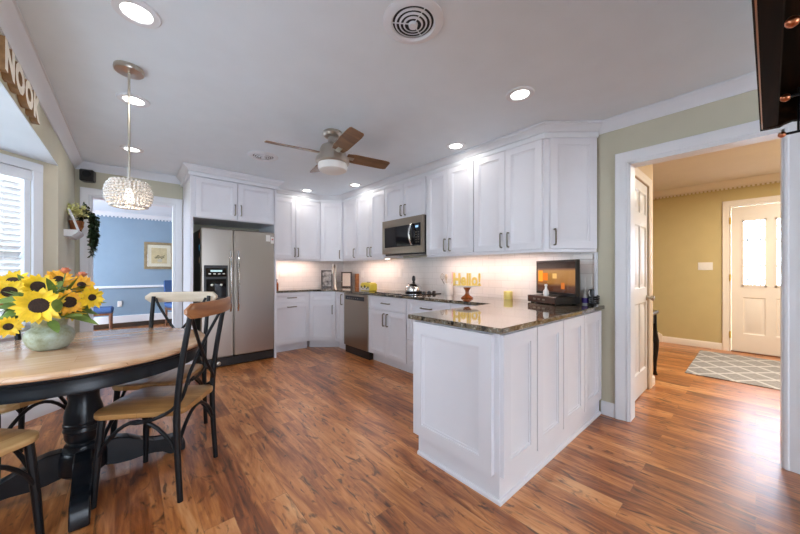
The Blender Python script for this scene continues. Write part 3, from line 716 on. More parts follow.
# ------------------------------------------------------------------ appliances
t = thing('refrigerator', 'stainless steel side by side refrigerator with black water dispenser', 'refrigerator', (1.075, 4.7, 0))
FX0, FX1, FY, FT = .637, 1.497, 4.345, 1.725
mb = MB(); mb.box((FX0 + .003, FY + .075, .02), (FX1 - .003, YB - .03, FT - .015), .004); part('body', mb, M_black, t)
for a, b in ((FX0, .991), (.999, FX1)):
    mb = MB(); mb.box((a, FY, .125), (b, FY + .068, FT), .012); dr = part('door', mb, M_steel, t)
    hx = .950 if a == FX0 else 1.038
    mb = MB(); z0, z1 = .70, 1.45; pts = []
    for i in range(13):
        q = i / 12; pts.append((hx, FY - .02 - .045 * sin(pi * q) ** .6, z0 + (z1 - z0) * q))
    pts = [(hx, FY, z0)] + pts + [(hx, FY, z1)]
    mb.tube(pts, .013, 10, (1, 0, 0)); part('handle', mb, M_chrome, dr)
    if a == FX0:
        mb = MB(); mb.box((.668, FY - .006, .83), (.925, FY + .002, 1.27), .004); dp = part('dispenser', mb, M_black, dr)
        mb = MB(); mb.box((.69, FY - .010, .87), (.905, FY - .005, 1.10), .002); part('dispenser_recess', mb, M_blackgl, dp)
        mb = MB(); mb.box((.685, FY - .010, 1.13), (.91, FY - .005, 1.235), .002); part('control_panel', mb, M_blackgl, dp)
        for i in range(4): mb = MB(); mb.box((.715 + i * .05, FY - .012, 1.16), (.74 + i * .05, FY - .009, 1.172)); part('button', mb, M_nick, dp)
        mb = MB(); mb.box((.735, FY - .0125, 1.19), (.86, FY - .009, 1.212)); part('display', mb, emit('dispenser_display', (.55, .75, .8), .5), dp)
        mb = MB(); mb.lathe([(0, 0), (.016, 0), (.013, .012), (0, .014)], (.75, FY - .012, 1.03), 14, Matrix.Rotation(pi / 2, 4, 'X')); mb.lathe([(0, 0), (.016, 0), (.013, .012), (0, .014)], (.85, FY - .012, 1.03), 14, Matrix.Rotation(pi / 2, 4, 'X')); part('spout', mb, M_nick, dp)
mb = MB(); mb.box((FX0 + .005, FY + .02, .012), (FX1 - .005, FY + .07, .118), .004); kk = part('kick_grille', mb, M_black, t)
mb = MB(); mb.lathe([(0, 0), (.022, 0), (.022, .008), (0, .012)], (.83, FY + .02, .055), 18, Matrix.Rotation(pi / 2, 4, 'X')); part('filter_cap', mb, M_nick, kk)
for i, (x, z, w, h, lb) in enumerate(((1.385, 1.60, .055, .085, 'white paper note at upper right of the fridge, left one'), (1.447, 1.575, .045, .09, 'white paper note with red mark at upper right fridge corner'))):
    n_ = thing('paper_note', lb, 'note', (x + w / 2, FY - .002, z))
    mb = MB(); mb.box((x, FY - .004, z), (x + w, FY - .001, z + h)); part('sheet', mb, M_plast, n_)
    if i: mb = MB(); mb.box((x + .012, FY - .006, z + .045), (x + .03, FY - .0035, z + .065)); part('red_mark', mb, paint('red_print', (.5, .06, .05), .5), n_)
for z, c_, lb in ((1.60, (.5, .2, .12), 'orange magnet on the black fridge side, uppermost'), (1.45, (.08, .35, .55), 'blue magnet on the black fridge side, in the middle'), (1.30, (.45, .3, .2), 'brown magnet on the black fridge side, lowest')):
    mb = MB(); mb.box((FX0 - .003, FY + .09, z), (FX0 + .0025, FY + .15, z + .07), .001); solid('fridge_magnet', mb, paint('magnet_' + lb[:4], c_, .5, .3, 40), lb, 'magnet')
# dishwasher
t = thing('dishwasher', 'stainless steel dishwasher between white base cabinets', 'dishwasher', (2.7, 3.72, 0))
mb = MB(); mb.box((XF, 3.412, .11), (XR - .03, 4.03, .879)); part('body', mb, M_black, t)
mb = MB(); mb.box((XF - .028, 3.415, .115), (XF - .001, 4.027, .876), .005); d_ = part('door', mb, M_dsteel, t)
mb = MB(); mb.box((XF - .031, 3.50, .785), (XF - .026, 3.985, .842), .002); cp = part('control_strip', mb, M_blackgl, d_)
for i in range(6): mb = MB(); mb.box((XF - .0325, 3.90 - i * .05, .81), (XF - .030, 3.92 - i * .05, .815)); part('button', mb, M_nick, cp)
mb = MB(); mb.box((XF - .0, 3.415, .0), (XF + .06, 4.027, .108)); part('toe_kick', mb, M_black, t)
# microwave
MX, MY0, MY1, MZ0, MZ1 = 2.60, 2.573, 3.352, 1.425, 1.868
t = thing('microwave', 'stainless and black over range microwave with a curved handle', 'microwave', (2.8, 2.96, MZ0))
mb = MB(); mb.box((MX + .03, MY0, MZ0), (XR - .015, MY1, MZ1)); part('body', mb, M_black, t)
mb = MB(); mb.slab(((MX + .03, MY1, MZ0), Ym, Xm), MY1 - MY0, MZ1 - MZ0, .03, [(.03, .745, .07, .365)], ((0, 0), (.004, -.004))); fr = part('front_frame', mb, M_dsteel, t)
mb = MB(); mb.box((MX - .001, MY1 - .565, MZ0 + .085), (MX + .005, MY1 - .05, MZ0 + .35), .002); part('door_window', mb, M_blackgl, fr)
mb = MB(); mb.box((MX - .001, MY1 - .735, MZ0 + .08), (MX + .005, MY1 - .575, MZ0 + .355), .002); cp = part('control_panel', mb, M_blackgl, fr)
for i in range(5):
    for j in range(2): mb = MB(); mb.box((MX - .003, MY1 - .715 + j * .04, MZ0 + .12 + i * .03), (MX, MY1 - .695 + j * .04, MZ0 + .13 + i * .03)); part('button', mb, M_pull, cp)
mb = MB(); mb.box((MX - .003, MY1 - .70, MZ0 + .30), (MX, MY1 - .65, MZ0 + .325)); part('display', mb, emit('microwave_display', (.35, .6, .9), .6), cp)
mb = MB(); mb.tube([(MX, MY1 - .60, MZ0 + .10)] + [(MX - .02 - .04 * sin(pi * q / 10), MY1 - .60 + .0 * q, MZ0 + .10 + .25 * q / 10) for q in range(11)] + [(MX, MY1 - .60, MZ0 + .35)], .012, 10, (0, 1, 0)); part('handle', mb, M_chrome, fr)
mb = MB(); mb.box((MX + .04, MY0 + .02, MZ0 - .02), (MX + .33, MY1 - .02, MZ0 - .001)); part('vent_grille', mb, M_black, t)
# cooktop
t = thing('cooktop', 'black glass cooktop with black knobs under the microwave', 'cooktop', (2.7, 2.96, .9145))
mb = MB(); mb.box((2.46, 2.60, .9145), (2.955, 3.34, .922), .002); part('glass_top', mb, M_blackgl, t)
for x in (2.70, 2.79, 2.88):
    mb = MB(); mb.lathe([(0, 0), (.023, 0), (.021, .022), (.016, .03), (0, .03)], (x, 2.655, .922), 18); part('knob', mb, M_black, t)
for x, y, r in ((2.58, 3.17, .08), (2.82, 3.17, .1), (2.58, 2.86, .1), (2.82, 2.88, .08)):
    mb = MB(); mb.tube([(x + r * cos(a * pi / 14), y + r * sin(a * pi / 14), .9222) for a in range(28)], .0012, 4, (0, 0, 1), True); part('burner_ring', mb, M_pull, t)

# ------------------------------------------------------------------ ceiling fixtures
def downlight(x, y, label, r=.095):
    t = thing('recessed_light', label, 'ceiling light', (x, y, CH), 0, 'round recessed ceiling lights')
    mb = MB(); mb.lathe([(r * .60, -.002), (r * .66, -.009), (r * .95, -.010), (r, -.004), (r, -.0005), (r * .60, -.0005)], (x, y, CH), 40, caps=False); part('trim_ring', mb, M_trim, t)
    mb = MB(); mb.lathe([(0, -.005), (r * .60, -.005), (r * .60, -.002), (0, -.002)], (x, y, CH), 32); part('lens', mb, M_lens, t)
    area_light('lamp', (x, y, CH - .014), (0, 0, 0), r * 1.2, r * 1.2, K_DOWN, (1, .94, .86), t, 'DISK')
for x, y, lb in ((.025, 1.946, 'round recessed ceiling light nearest the camera, above the pendant canopy'), (.02, 2.96, 'round recessed ceiling light just behind the pendant canopy'),
                 (.016, 4.165, 'round recessed ceiling light behind the pendant rod near the blue room doorway'), (2.06, 1.085, 'round recessed ceiling light above the peninsula'),
                 (2.43, 1.95, 'round recessed ceiling light in front of the tall upper cabinets right of the microwave'), (2.05, 4.53, 'round recessed ceiling light in front of the upper cabinet right of the fridge'),
                 (2.44, 3.78, 'round recessed ceiling light in front of the cabinet left of the microwave')): downlight(x, y, lb)
def vent(x, y, r, label, mirror=1):
    t = thing('ceiling_vent', label, 'air vent', (x, y, CH))
    mb = MB(); mb.lathe([(r * .68, -.006), (r * .74, -.016), (r * .92, -.012), (r, -.004), (r, -.0005), (r * .68, -.0005)], (x, y, CH), 44, caps=False); part('rim', mb, M_trim, t)
    mb = MB(); mb.lathe([(0, -.002), (r * .68, -.002), (r * .68, -.0005), (0, -.0005)], (x, y, CH), 36); part('dark_opening', mb, M_black, t)
    for k, q in enumerate((.58, .44, .30)):
        mb = MB(); mb.lathe([(r * (q - .028), -.013 - .003 * k), (r * (q + .028), -.009 - .003 * k), (r * (q + .028), -.006 - .003 * k), (r * (q - .028), -.010 - .003 * k), (r * (q - .028), -.013 - .003 * k)], (x, y, CH), 40, caps=False); part('louvre_ring', mb, M_trim, t)
    mb = MB(); mb.lathe([(0, -.03), (r * .14, -.026), (r * .16, -.014), (0, -.012)], (x, y, CH), 24); part('centre_button', mb, M_trim, t)
    for a in (20, 140, 260):
        a = radians(a); mb = MB(); mb.tube([(x + r * .1 * cos(a), y + r * .1 * sin(a), CH - .012), (x + r * .7 * cos(a), y + r * .7 * sin(a), CH - .006)], .003, 5); part('spoke', mb, M_trim, t)
vent(1.062, 1.12, .15, 'large round white ceiling vent nearest the camera'); vent(1.085, 3.49, .15, 'round white ceiling vent above the fridge side of the fan')

# fan
fx, fy = 1.37, 2.49
t = thing('ceiling_fan', 'nickel ceiling fan with four walnut blades and opal light', 'ceiling fan', (fx, fy, CH))
def L(prof, name, mat, n=40): mb = MB(); mb.lathe(prof, (fx, fy, CH), n); return part(name, mb, mat, t)
L([(0, 0), (.085, 0), (.088, -.02), (.075, -.04), (.05, -.05), (0, -.05)], 'canopy', M_nick)
L([(.042, -.045), (.040, -.07), (.045, -.10), (.05, -.115), (0, -.115), (0, -.045)], 'neck', M_nick)
L([(0, -.11), (.075, -.115), (.10, -.13), (.112, -.16), (.118, -.215), (.12, -.235), (0, -.235)], 'motor_housing', M_nick)
L([(0, -.232), (.142, -.232), (.146, -.245), (.146, -.275), (.138, -.285), (0, -.285)], 'light_ring', M_nick)
L([(0, -.284), (.128, -.284), (.130, -.315), (.120, -.34), (.09, -.356), (0, -.362)], 'light_bowl', M_opal)
for k in range(4):
    a = radians(-10 + 90 * k); Mx = Matrix.Translation((fx, fy, CH - .20)) @ Matrix.Rotation(a, 4, 'Z') @ Matrix.Rotation(radians(-16), 4, 'X')
    mb = MB(); poly = [(.13, -.05), (.20, -.062), (.50, -.064), (.545, -.060), (.56, -.05), (.56, .05), (.545, .060), (.50, .064), (.20, .062), (.13, .05)]
    mb.prism(poly, -.004, .004, .0015, Mx); bl = part('blade', mb, M_walnut, t)
    mb = MB(); mb.box((.09, -.02, -.009), (.2, .02, -.0035), .002, Mx); part('blade_iron', mb, M_nick, bl)

# pendant
px, py = -.004, 2.515
t = thing('pendant_light', 'crystal beaded globe pendant hanging above the round table', 'pendant light', (px, py, CH))
mb = MB(); mb.lathe([(0, 0), (.072, 0), (.074, -.015), (.07, -.028), (.015, -.032), (0, -.034)], (px, py, CH - .0005), 36); part('canopy', mb, M_nick, t)
mb = MB(); mb.tube([(px, py, CH - .03), (px, py, 1.76)], .0065, 10); part('rod', mb, M_nick, t)
zc = 1.669
def shade_r(z):
    q = max(-1, min(1, (z - zc) / .086)); return .058 + .052 * math.sqrt(max(0, 1 - q * q))
mb = MB(); rowsn = 9
for i in range(rowsn):
    z = zc - .072 + .144 * i / (rowsn - 1); r = shade_r(z); n = int(2 * pi * r / .0195)
    for k in range(n):
        a = 2 * pi * (k + .5 * (i % 2)) / n; mb.sphere((px + r * cos(a), py + r * sin(a), z), .0086, 8)
M_bead = paint('crystal_bead', (.80, .75, .70), .10, .1, bump=0, trans=.2, spec=.6)
sh = part('beaded_shade', mb, M_bead, t, smooth=80)
mb = MB()
for z in (zc + .079, zc - .079):
    r = shade_r(z); mb.tube([(px + r * cos(a * pi / 16), py + r * sin(a * pi / 16), z) for a in range(32)], .0035, 6, (0, 0, 1), True)
for k in range(10):
    a = k * pi / 5; mb.tube([(px + (shade_r(z) - .004) * cos(a), py + (shade_r(z) - .004) * sin(a), z) for z in [zc - .079 + .0158 * j for j in range(11)]], .0018, 5, (0, 0, 1))
for k in range(3):
    a = k * pi * 2 / 3; mb.tube([(px, py, zc + .085), (px + .075 * cos(a), py + .075 * sin(a), zc + .079)], .0025, 5)
part('wire_frame', mb, M_nick, t)
mb = MB(); mb.lathe([(0, .09), (.016, .09), (.018, .04), (.016, .03), (0, .03)], (px, py, zc), 16); part('socket', mb, M_nick, t)
mb = MB(); mb.lathe([(0, .032), (.012, .03), (.016, .01), (.024, -.02), (.022, -.035), (.012, -.046), (0, -.049)], (px, py, zc), 18); part('bulb', mb, M_bulb, t)
pl = bpy.data.lights.new('lamp', 'POINT'); pl.energy = K_PEND; pl.color = (1, .84, .66); pl.shadow_soft_size = .03
po = bpy.data.objects.new('lamp', pl); po.location = (0, 0, zc - .075 - CH); po.parent = t; COL.objects.link(po)

# under cabinet lights
for y0, y1, lb in ((1.25, 1.85, 'under cabinet light strip above the yellow candle'), (1.95, 2.5, 'under cabinet light strip above the utensil crock'), (3.42, 4.3, 'under cabinet light strip left of the microwave')):
    t = thing('under_cabinet_light', lb, 'light', (2.78, (y0 + y1) / 2, 1.389))
    mb = MB(); mb.box((2.76, y0, 1.374), (2.80, y1, 1.3895), .002); part('housing', mb, M_plast, t)
    mb = MB(); mb.box((2.764, y0 + .01, 1.371), (2.796, y1 - .01, 1.3745)); part('diffuser', mb, M_led, t)
    area_light('lamp', (2.78, (y0 + y1) / 2, 1.366), (0, 0, 0), .03, y1 - y0, K_UNDER * (y1 - y0) / .6, (1, .69, .57), t)
t = thing('under_cabinet_light', 'under cabinet light strip on the back wall beside the fridge', 'light', (1.97, 4.87, 1.389))
mb = MB(); mb.box((1.62, 4.85, 1.374), (2.32, 4.89, 1.3895), .002); part('housing', mb, M_plast, t)
mb = MB(); mb.box((1.63, 4.854, 1.371), (2.31, 4.886, 1.3745)); part('diffuser', mb, M_led, t)
area_light('lamp', (1.97, 4.87, 1.366), (0, 0, 0), .68, .03, K_UNDER * 1.3, (1, .69, .57), t)

# ------------------------------------------------------------------ dining table
TX, TY = -.198, 2.535
t = thing('dining_table', 'round oak topped dining table on a black turned pedestal', 'dining table', (TX, TY, 0))
mb = MB(); R0 = .592; mb.lathe([(0, .738), (R0 - .02, .738), (R0 - .006, .742), (R0, .752), (R0 - .002, .762), (R0 - .010, .769), (R0 - .016, .770), (0, .770)], (TX, TY, 0), 96); part('tabletop', mb, M_oak, t)
mb = MB(); mb.lathe([(R0 - .05, .66), (R0 - .045, .655), (R0 - .03, .657), (R0 - .028, .672), (R0 - .034, .69), (R0 - .03, .72), (R0 - .012, .73), (R0 - .01, .7375), (R0 - .06, .7375), (R0 - .06, .66)], (TX, TY, 0), 96, caps=False); part('apron', mb, M_tblack, t)
mb = MB(); mb.box((TX - .4, TY - .05, .69), (TX + .4, TY + .05, .737)); mb.box((TX - .05, TY - .4, .69), (TX + .05, TY + .4, .737)); part('underframe', mb, M_tblack, t)
pp = [(0, .69), (.13, .69), (.13, .655), (.115, .64), (.108, .60), (.112, .555), (.118, .545), (.112, .53), (.088, .515), (.082, .49), (.086, .455), (.100, .42), (.106, .39), (.107, .35), (.112, .345), (.112, .333), (.107, .328), (.107, .318), (.111, .313), (.111, .303), (.106, .298), (.104, .265), (.094, .245), (.082, .235), (.086, .228), (.104, .222), (.108, .21), (.104, .198), (.098, .192), (.112, .182), (.118, .165), (.118, .075), (.10, .06), (0, .06)]
mb = MB(); mb.lathe([(r_ * (.78 if z_ > .2 else .88), z_) for r_, z_ in pp], (TX, TY, 0), 48); part('pedestal_column', mb, M_tblack, t)
for k in range(4):
    a = radians(2.5 + 90 * k)
    up = [(.085, .205), (.14, .205), (.19, .19), (.25, .150), (.31, .118), (.36, .108), (.41, .112), (.445, .108), (.468, .085), (.478, .05), (.48, .012), (.475, .0)]
    dn = [(.40, .0), (.385, .012), (.36, .04), (.32, .052), (.27, .05), (.20, .045), (.14, .05), (.085, .06)]
    Mx = Matrix.Translation((TX, TY, 0)) @ Matrix.Rotation(a, 4, 'Z') @ Matrix(((1, 0, 0, 0), (0, 0, 1, 0), (0, 1, 0, 0), (0, 0, 0, 1)))
    mb = MB(); mb.prism(up + dn, -.036, .036, .006, Mx); part('foot', mb, M_tblack, t)

# ------------------------------------------------------------------ chairs
def arc(p0, p1, zt, n=12, bow=(0, 0)):
    p0, p1 = Vector(p0), Vector(p1); out = []
    for i in range(n + 1):
        q = i / n; p = p0.lerp(p1, q); s_ = sin(pi * q) ** .75; p.z = p0.z + (zt - p0.z) * s_; p.x += bow[0] * s_; p.y += bow[1] * s_; out.append(tuple(p))
    return out
def make_chair(label, loc, rz, rail_mat):
    t = thing('dining_chair', label, 'chair', (0, 0, 0), 0, 'cross back chairs around the round table')
    poly = []
    def rc(cx, cy, r, a0, a1): 
        for i in range(7): a = radians(a0 + (a1 - a0) * i / 6); poly.append((cx + r * cos(a), cy + r * sin(a)))
    rc(.13, -.155, .075, -90, 0); rc(.145, .165, .045, 0, 90); rc(-.145, .165, .045, 90, 180); rc(-.13, -.155, .075, 180, 270)
    mb = MB(); mb.prism(poly, .443, .470, .006, seg=2); part('seat', mb, M_seat, t)
    for s_ in (-1, 1):
        mb = MB(); n = 14; pts = []
        for i in range(n + 1):
            q = i / n; z = 1.0 * q
            y = .208 - .022 * sin(pi * min(1, q / .9)) if q < .45 else None
            y = .208 - .020 * sin(pi * q / .9) + (max(0, q - .42) ** 1.5) * .11
            pts.append((s_ * (.196 - .004 * sin(pi * q)), y, z))
        mb.tube(pts, [.0135 + .0025 * (1 - abs(2 * i / n - .9)) for i in range(n + 1)], 10, (1, 0, 0)); part('back_post', mb, M_iron, t)
        mb = MB(); mb.tube([(s_ * .192, -.205, 0), (s_ * .182, -.196, .2), (s_ * .172, -.178, .442)], [.0135, .016, .0165], 10, (1, 0, 0)); part('front_leg', mb, M_iron, t)
        mb = MB(); mb.tube(arc((s_ * .184, -.19, .245), (s_ * .194, .192, .245), .425), .0095, 8, (1, 0, 0)); part('side_arch', mb, M_iron, t)
    mb = MB(); mb.tube(arc((-.182, -.196, .245), (.182, -.196, .245), .425), .0095, 8, (0, 1, 0)); part('front_arch', mb, M_iron, t)
    mb = MB(); mb.tube(arc((-.19, .192, .265), (.19, .192, .265), .425), .0095, 8, (0, 1, 0)); part('rear_arch', mb, M_iron, t)
    for s_ in (-1, 1):
        off = .010 * s_
        ctl = [(s_ * .176, .256, .985), (s_ * .15, .246, .93), (s_ * .06, .222 + off, .80), (0, .212 + off, .725), (-s_ * .08, .204 + off, .63), (-s_ * .165, .205, .54), (-s_ * .205, .175, .485), (-s_ * .213, .10, .445), (-s_ * .206, .02, .425), (-s_ * .195, -.03, .420)]
        sm = []
        for i in range(len(ctl) - 1):
            P = [Vector(ctl[max(0, min(len(ctl) - 1, i + k))]) for k in (-1, 0, 1, 2)]
            for j in range(5):
                u = j / 5; sm.append(tuple(.5 * ((2 * P[1]) + (P[2] - P[0]) * u + (2 * P[0] - 5 * P[1] + 4 * P[2] - P[3]) * u * u + (3 * P[1] - P[0] - 3 * P[2] + P[3]) * u ** 3)))
        sm.append(ctl[-1]); mb = MB(); mb.tube(sm, .0092, 8, (0, 1, 0)); part('cross_bar', mb, M_iron, t)
    mb = MB(); pts = []; pr = []
    for i in range(17):
        q = -1 + i / 8; x = q * .254; y = .264 + .050 * (1 - q * q); z = .992
        e_ = max(.25, (1 - max(0, abs(q) - .86) ** 2 / .0196 * .8)); h = .038 * e_ + .002; d = .0115
        pts.append((x, y, z)); pr.append([(-d, -h * .8), (-d * .6, -h), (d * .6, -h), (d, -h * .8), (d, h * .8), (d * .6, h), (-d * .6, h), (-d, h * .8)])
    mb.sweep(pr, pts, (0, 0, 1)); part('top_rail', mb, rail_mat, t)
    for s_ in (-1, 1):
        mb = MB(); mb.lathe([(0, 0), (.008, 0), (.006, .005), (0, .006)], (s_ * .182, .290, .985), 10, Matrix.Rotation(-pi / 2, 4, 'X')); part('bolt', mb, M_iron, t)
    t.location = loc; t.rotation_euler = (0, 0, rz); return t
def face(dx, dy): return atan2(-dx, dy)
M_palelit = wood('pale_lit_wood', (.50, .40, .28), (.62, .52, .39), (.72, .62, .48), .4, 'X', 1)  # paler copy of the rail wood, the light falling on it painted in
chA = make_chair('black cross back chair with honey wood rail, nearest the fridge side front', (.136, 2.248, 0), face(.827, -.563), M_railw)
chB = make_chair('black cross back chair with rail coloured as lit on the far side of the table', (.178, 2.770, 0), face(.5, .866), M_palelit)
dup(chA, (-.54, 2.905, 0), face(-.7, .71), 'cross back chair on the window side, behind the table, black arch under seat')
dup(chB, (-.585, 2.11, 0), face(-.71, -.70), 'cross back chair at the lower left corner, nearest the camera')

# ------------------------------------------------------------------ vase and sunflowers
VX, VY, VZ = -.333, 2.56, .7705
mb = MB()
mb.lathe([(r_ * .71, z_) for r_, z_ in [(0, 0), (.075, 0), (.098, .008), (.122, .03), (.137, .062), (.137, .085), (.122, .108), (.100, .120), (.092, .128), (.098, .142), (.105, .165), (.108, .186), (.102, .190), (.095, .178), (.085, .14), (.09, .12), (.10, .08), (.08, .03), (0, .02)]], (VX, VY, VZ), 48)
def vase_mat():
    m, nt, P = new_mat('sage_crackle_glaze'); N = nt.nodes; tc = N.new('ShaderNodeTexCoord')
    nz = N.new('ShaderNodeTexNoise'); nz.inputs['Scale'].default_value = 9; nz.inputs['Detail'].default_value = 8; nz.inputs['Roughness'].default_value = .7; lk(nt, tc.outputs['Object'], nz.inputs[0])
    r = N.new('ShaderNodeValToRGB'); q = r.color_ramp.elements; q[0].position = .35; q[0].color = (.20, .19, .08, 1); q[1].position = .64; q[1].color = (.44, .50, .44, 1); k = q.new(.5); k.color = (.34, .37, .26, 1)
    lk(nt, nz.outputs[0], r.inputs[0]); lk(nt, r.outputs[0], P.inputs['Base Color']); P.inputs['Roughness'].default_value = .38
    v = N.new('ShaderNodeTexVoronoi'); v.inputs['Scale'].default_value = 60; lk(nt, tc.outputs['Object'], v.inputs[0])
    b = N.new('ShaderNodeBump'); b.inputs['Strength'].default_value = .15; b.inputs['Distance'].default_value = .004; lk(nt, v.outputs[0], b.inputs['Height']); lk(nt, b.outputs[0], P.inputs['Normal']); return m
solid('vase', mb, vase_mat(), 'squat sage green ceramic vase holding sunflowers on the table', 'vase')
FG = 'sunflowers in the sage vase'
def sunflower(c, d, r, label, mat, seed=.42, layers=2, leafs=()):
    c = Vector(c); r *= .86; d = Vector(d).normalized(); t = thing('sunflower', label, 'flower', (VX, VY, VZ + .1), 0, FG)
    u = d.cross(Vector((0, 0, 1))).normalized(); w = u.cross(d).normalized()
    mb = MB()
    for ly in range(layers):
        n = 19
        for k in range(n):
            a = 2 * pi * (k + .5 * ly + random.uniform(-.2, .2)) / n; rd = u * cos(a) + w * sin(a); rl = r * random.uniform(.78, 1.10) * (1 - .12 * ly)
            b = c + rd * r * seed * .75 + d * (.004 + .006 * ly); tp = c + rd * rl + d * (r * (.18 + .2 * ly + random.uniform(-.25, .25)))
            mb.quadleaf(b, tp, r * .29, d, random.uniform(-.1, .3), 5)
    part('petals', mb, mat, t, smooth=60, recalc=False)
    q = Vector((0, 0, 1)).rotation_difference(d).to_matrix().to_4x4(); rs = r * seed
    mb = MB(); mb.lathe([(0, -.008), (rs * .9, -.006), (rs, .006), (rs * .85, .016), (rs * .5, .019), (0, .014)], tuple(c), 22, q); part('seed_disc', mb, M_seed, t)
    base = Vector((VX + random.uniform(-.04, .04), VY + random.uniform(-.04, .04), VZ + .05)); neck = Vector((VX + (c.x - VX) * .35, VY + (c.y - VY) * .35, max(VZ + .20, c.z * .5 + (VZ + .2) * .5)))
    mb = MB(); mb.tube([tuple(base), tuple(Vector((VX + (c.x - VX) * .2, VY + (c.y - VY) * .2, VZ + .185))), tuple(neck), tuple(c - d * .03), tuple(c - d * .008)], .0045, 6); part('stem', mb, M_leaf, t)
    mb = MB()
    for k in range(8):
        a = 2 * pi * k / 8; rd = u * cos(a) + w * sin(a); mb.quadleaf(c - d * .006, c + rd * r * .55 - d * .012, r * .3, d, .1, 3)
    part('sepals', mb, M_leaf, t, recalc=False)
    for tip, wd in leafs: mb = MB(); mb.quadleaf(neck, tip, wd, (0, -.4, 1), .25, 6); part('leaf', mb, M_leaf, t, recalc=False)
CAMV = Vector((0, 0, 1.2))
def tocam(c, dx=0, dy=0, dz=0): v = (CAMV - Vector(c)).normalized(); return (v.x + dx, v.y + dy, v.z + dz)
fl = [((-.385, 2.60, 1.112), (.15, .1, .15), .088, 'sunflower at the top centre left, brown centre turned slightly up', M_petal, .44),
      ((-.502, 2.70, 1.082), (.1, 0, .25), .085, 'sunflower at the left side of the bouquet with wide dark centre', M_petal, .46),
      ((-.350, 2.42, 1.022), (-.15, 0, 0), .118, 'largest sunflower, low at the front left facing the camera', M_petal, .42),
      ((-.250, 2.45, 1.030), (.1, 0, .1), .085, 'sunflower at front right with dark brown centre', M_petalo, .46),
      ((-.165, 2.435, 1.052), (.55, .1, 0), .078, 'yellow sunflower at the right edge of the bouquet, turned right', M_petal, .30),
      ((-.215, 2.57, 1.115), (.25, .2, .3), .070, 'orange sunflower behind the right edge flower', M_petalo, .36),
      ((-.515, 2.86, 1.135), (0, .3, .8), .088, 'sunflower at upper left seen from the side, tilted up', M_petal, .40),
      ((-.320, 2.72, 1.145), (.1, .1, .6), .080, 'golden sunflower at the top of the bouquet, right of centre', M_petalo, .36),
      ((-.455, 2.44, .925), (-.1, 0, -.15), .062, 'small sunflower drooping low at the left of the vase', M_petal, .36),
      ((-.245, 2.53, .985), (.5, 0, -.4), .075, 'sunflower hanging low over the right shoulder of the vase', M_petal, .3)]
for i, (c, dd, r, lb, mt, sd) in enumerate(fl):
    lf = []
    for k in range(3):
        a = random.uniform(-.2, pi + .4); rr = random.uniform(.14, .22); lf.append(((VX + rr * cos(a), VY + rr * sin(a) * .8 - .03, VZ + random.uniform(.18, .32)), .085))
    sunflower(c, tocam(c, *dd), r, lb, mt, sd, 2, lf)
for c, lb in (((-.29, 2.70, 1.185), 'small coral flower at the very top of the bouquet'), ((-.215, 2.62, 1.160), 'small coral flower at the top right of the bouquet')):
    t = thing('coral_flower', lb, 'flower', (VX, VY, VZ + .1)); mb = MB(); c = Vector(c)
    for k in range(14):
        a = 2 * pi * k / 7 + (k // 7) * .4; rr = .035 - .012 * (k // 7); mb.quadleaf(c, c + Vector((rr * cos(a), rr * sin(a), .02 + .012 * (k // 7))), .028, (0, 0, 1), -.2, 4)
    part('petals', mb, M_pink, t, recalc=False)
    mb = MB(); mb.tube([(VX, VY, VZ + .08), (VX + (c.x - VX) * .5, VY + (c.y - VY) * .5, VZ + .25), tuple(c)], .003, 6); part('stem', mb, M_leaf, t)
# leafy filler
t = thing('filler_greenery', 'green leaves and berries filling out the sunflower bouquet', 'foliage', (VX, VY, VZ + .1))
mb = MB()
for k in range(90):
    a = random.uniform(-.35, pi + .35); rr = random.uniform(.05, .17); z = VZ + random.uniform(.19, .33)
    b = Vector((VX + rr * .45 * cos(a), VY + rr * .45 * sin(a), z - .02)); mb.quadleaf(b, b + Vector((cos(a) * .11, sin(a) * .11, random.uniform(-.03, .07))), random.uniform(.035, .06), (0, 0, 1), random.uniform(0, .4), 5)
LEAF_SPOTS = [((-0.343, 2.5, 0.948), (-0.436, 2.501, 1.092), 0.075), ((-0.327, 2.513, 0.956), (-0.504, 2.588, 1.028), 0.085), ((-0.315, 2.476, 0.98), (-0.249, 2.339, 1.112), 0.06), ((-0.319, 2.453, 0.941), (-0.277, 2.336, 0.899), 0.05), ((-0.282, 2.448, 0.948), (-0.187, 2.285, 0.978), 0.06), ((-0.309, 2.551, 0.95), (-0.153, 2.335, 0.98), 0.06), ((-0.363, 2.518, 0.938), (-0.459, 2.522, 0.957), 0.07), ((-0.354, 2.457, 0.986), (-0.394, 2.413, 1.054), 0.05), ((-0.321, 2.614, 1.035), (-0.339, 2.55, 1.162), 0.06), ((-0.416, 2.749, 1.032), (-0.457, 2.706, 1.183), 0.06), ((-0.291, 2.588, 1.035), (-0.215, 2.442, 1.173), 0.05), ((-0.28, 2.366, 0.988), (-0.277, 2.284, 1.076), 0.05)]
for a_, b_, w_ in LEAF_SPOTS: mb.quadleaf(a_, b_, w_ * .8, (0, -.6, 1), random.uniform(-.1, .3), 7)
part('leaves', mb, M_leaf, t, recalc=False)
mb = MB()
for k in range(16):
    a = random.uniform(0, 2 * pi); rr = random.uniform(.02, .13); mb.tube([(VX + rr * .2 * cos(a), VY + rr * .2 * sin(a), VZ + .10), (VX + rr * cos(a), VY + rr * sin(a), VZ + random.uniform(.24, .33))], .003, 5)
part('stems', mb, M_leaf, t)

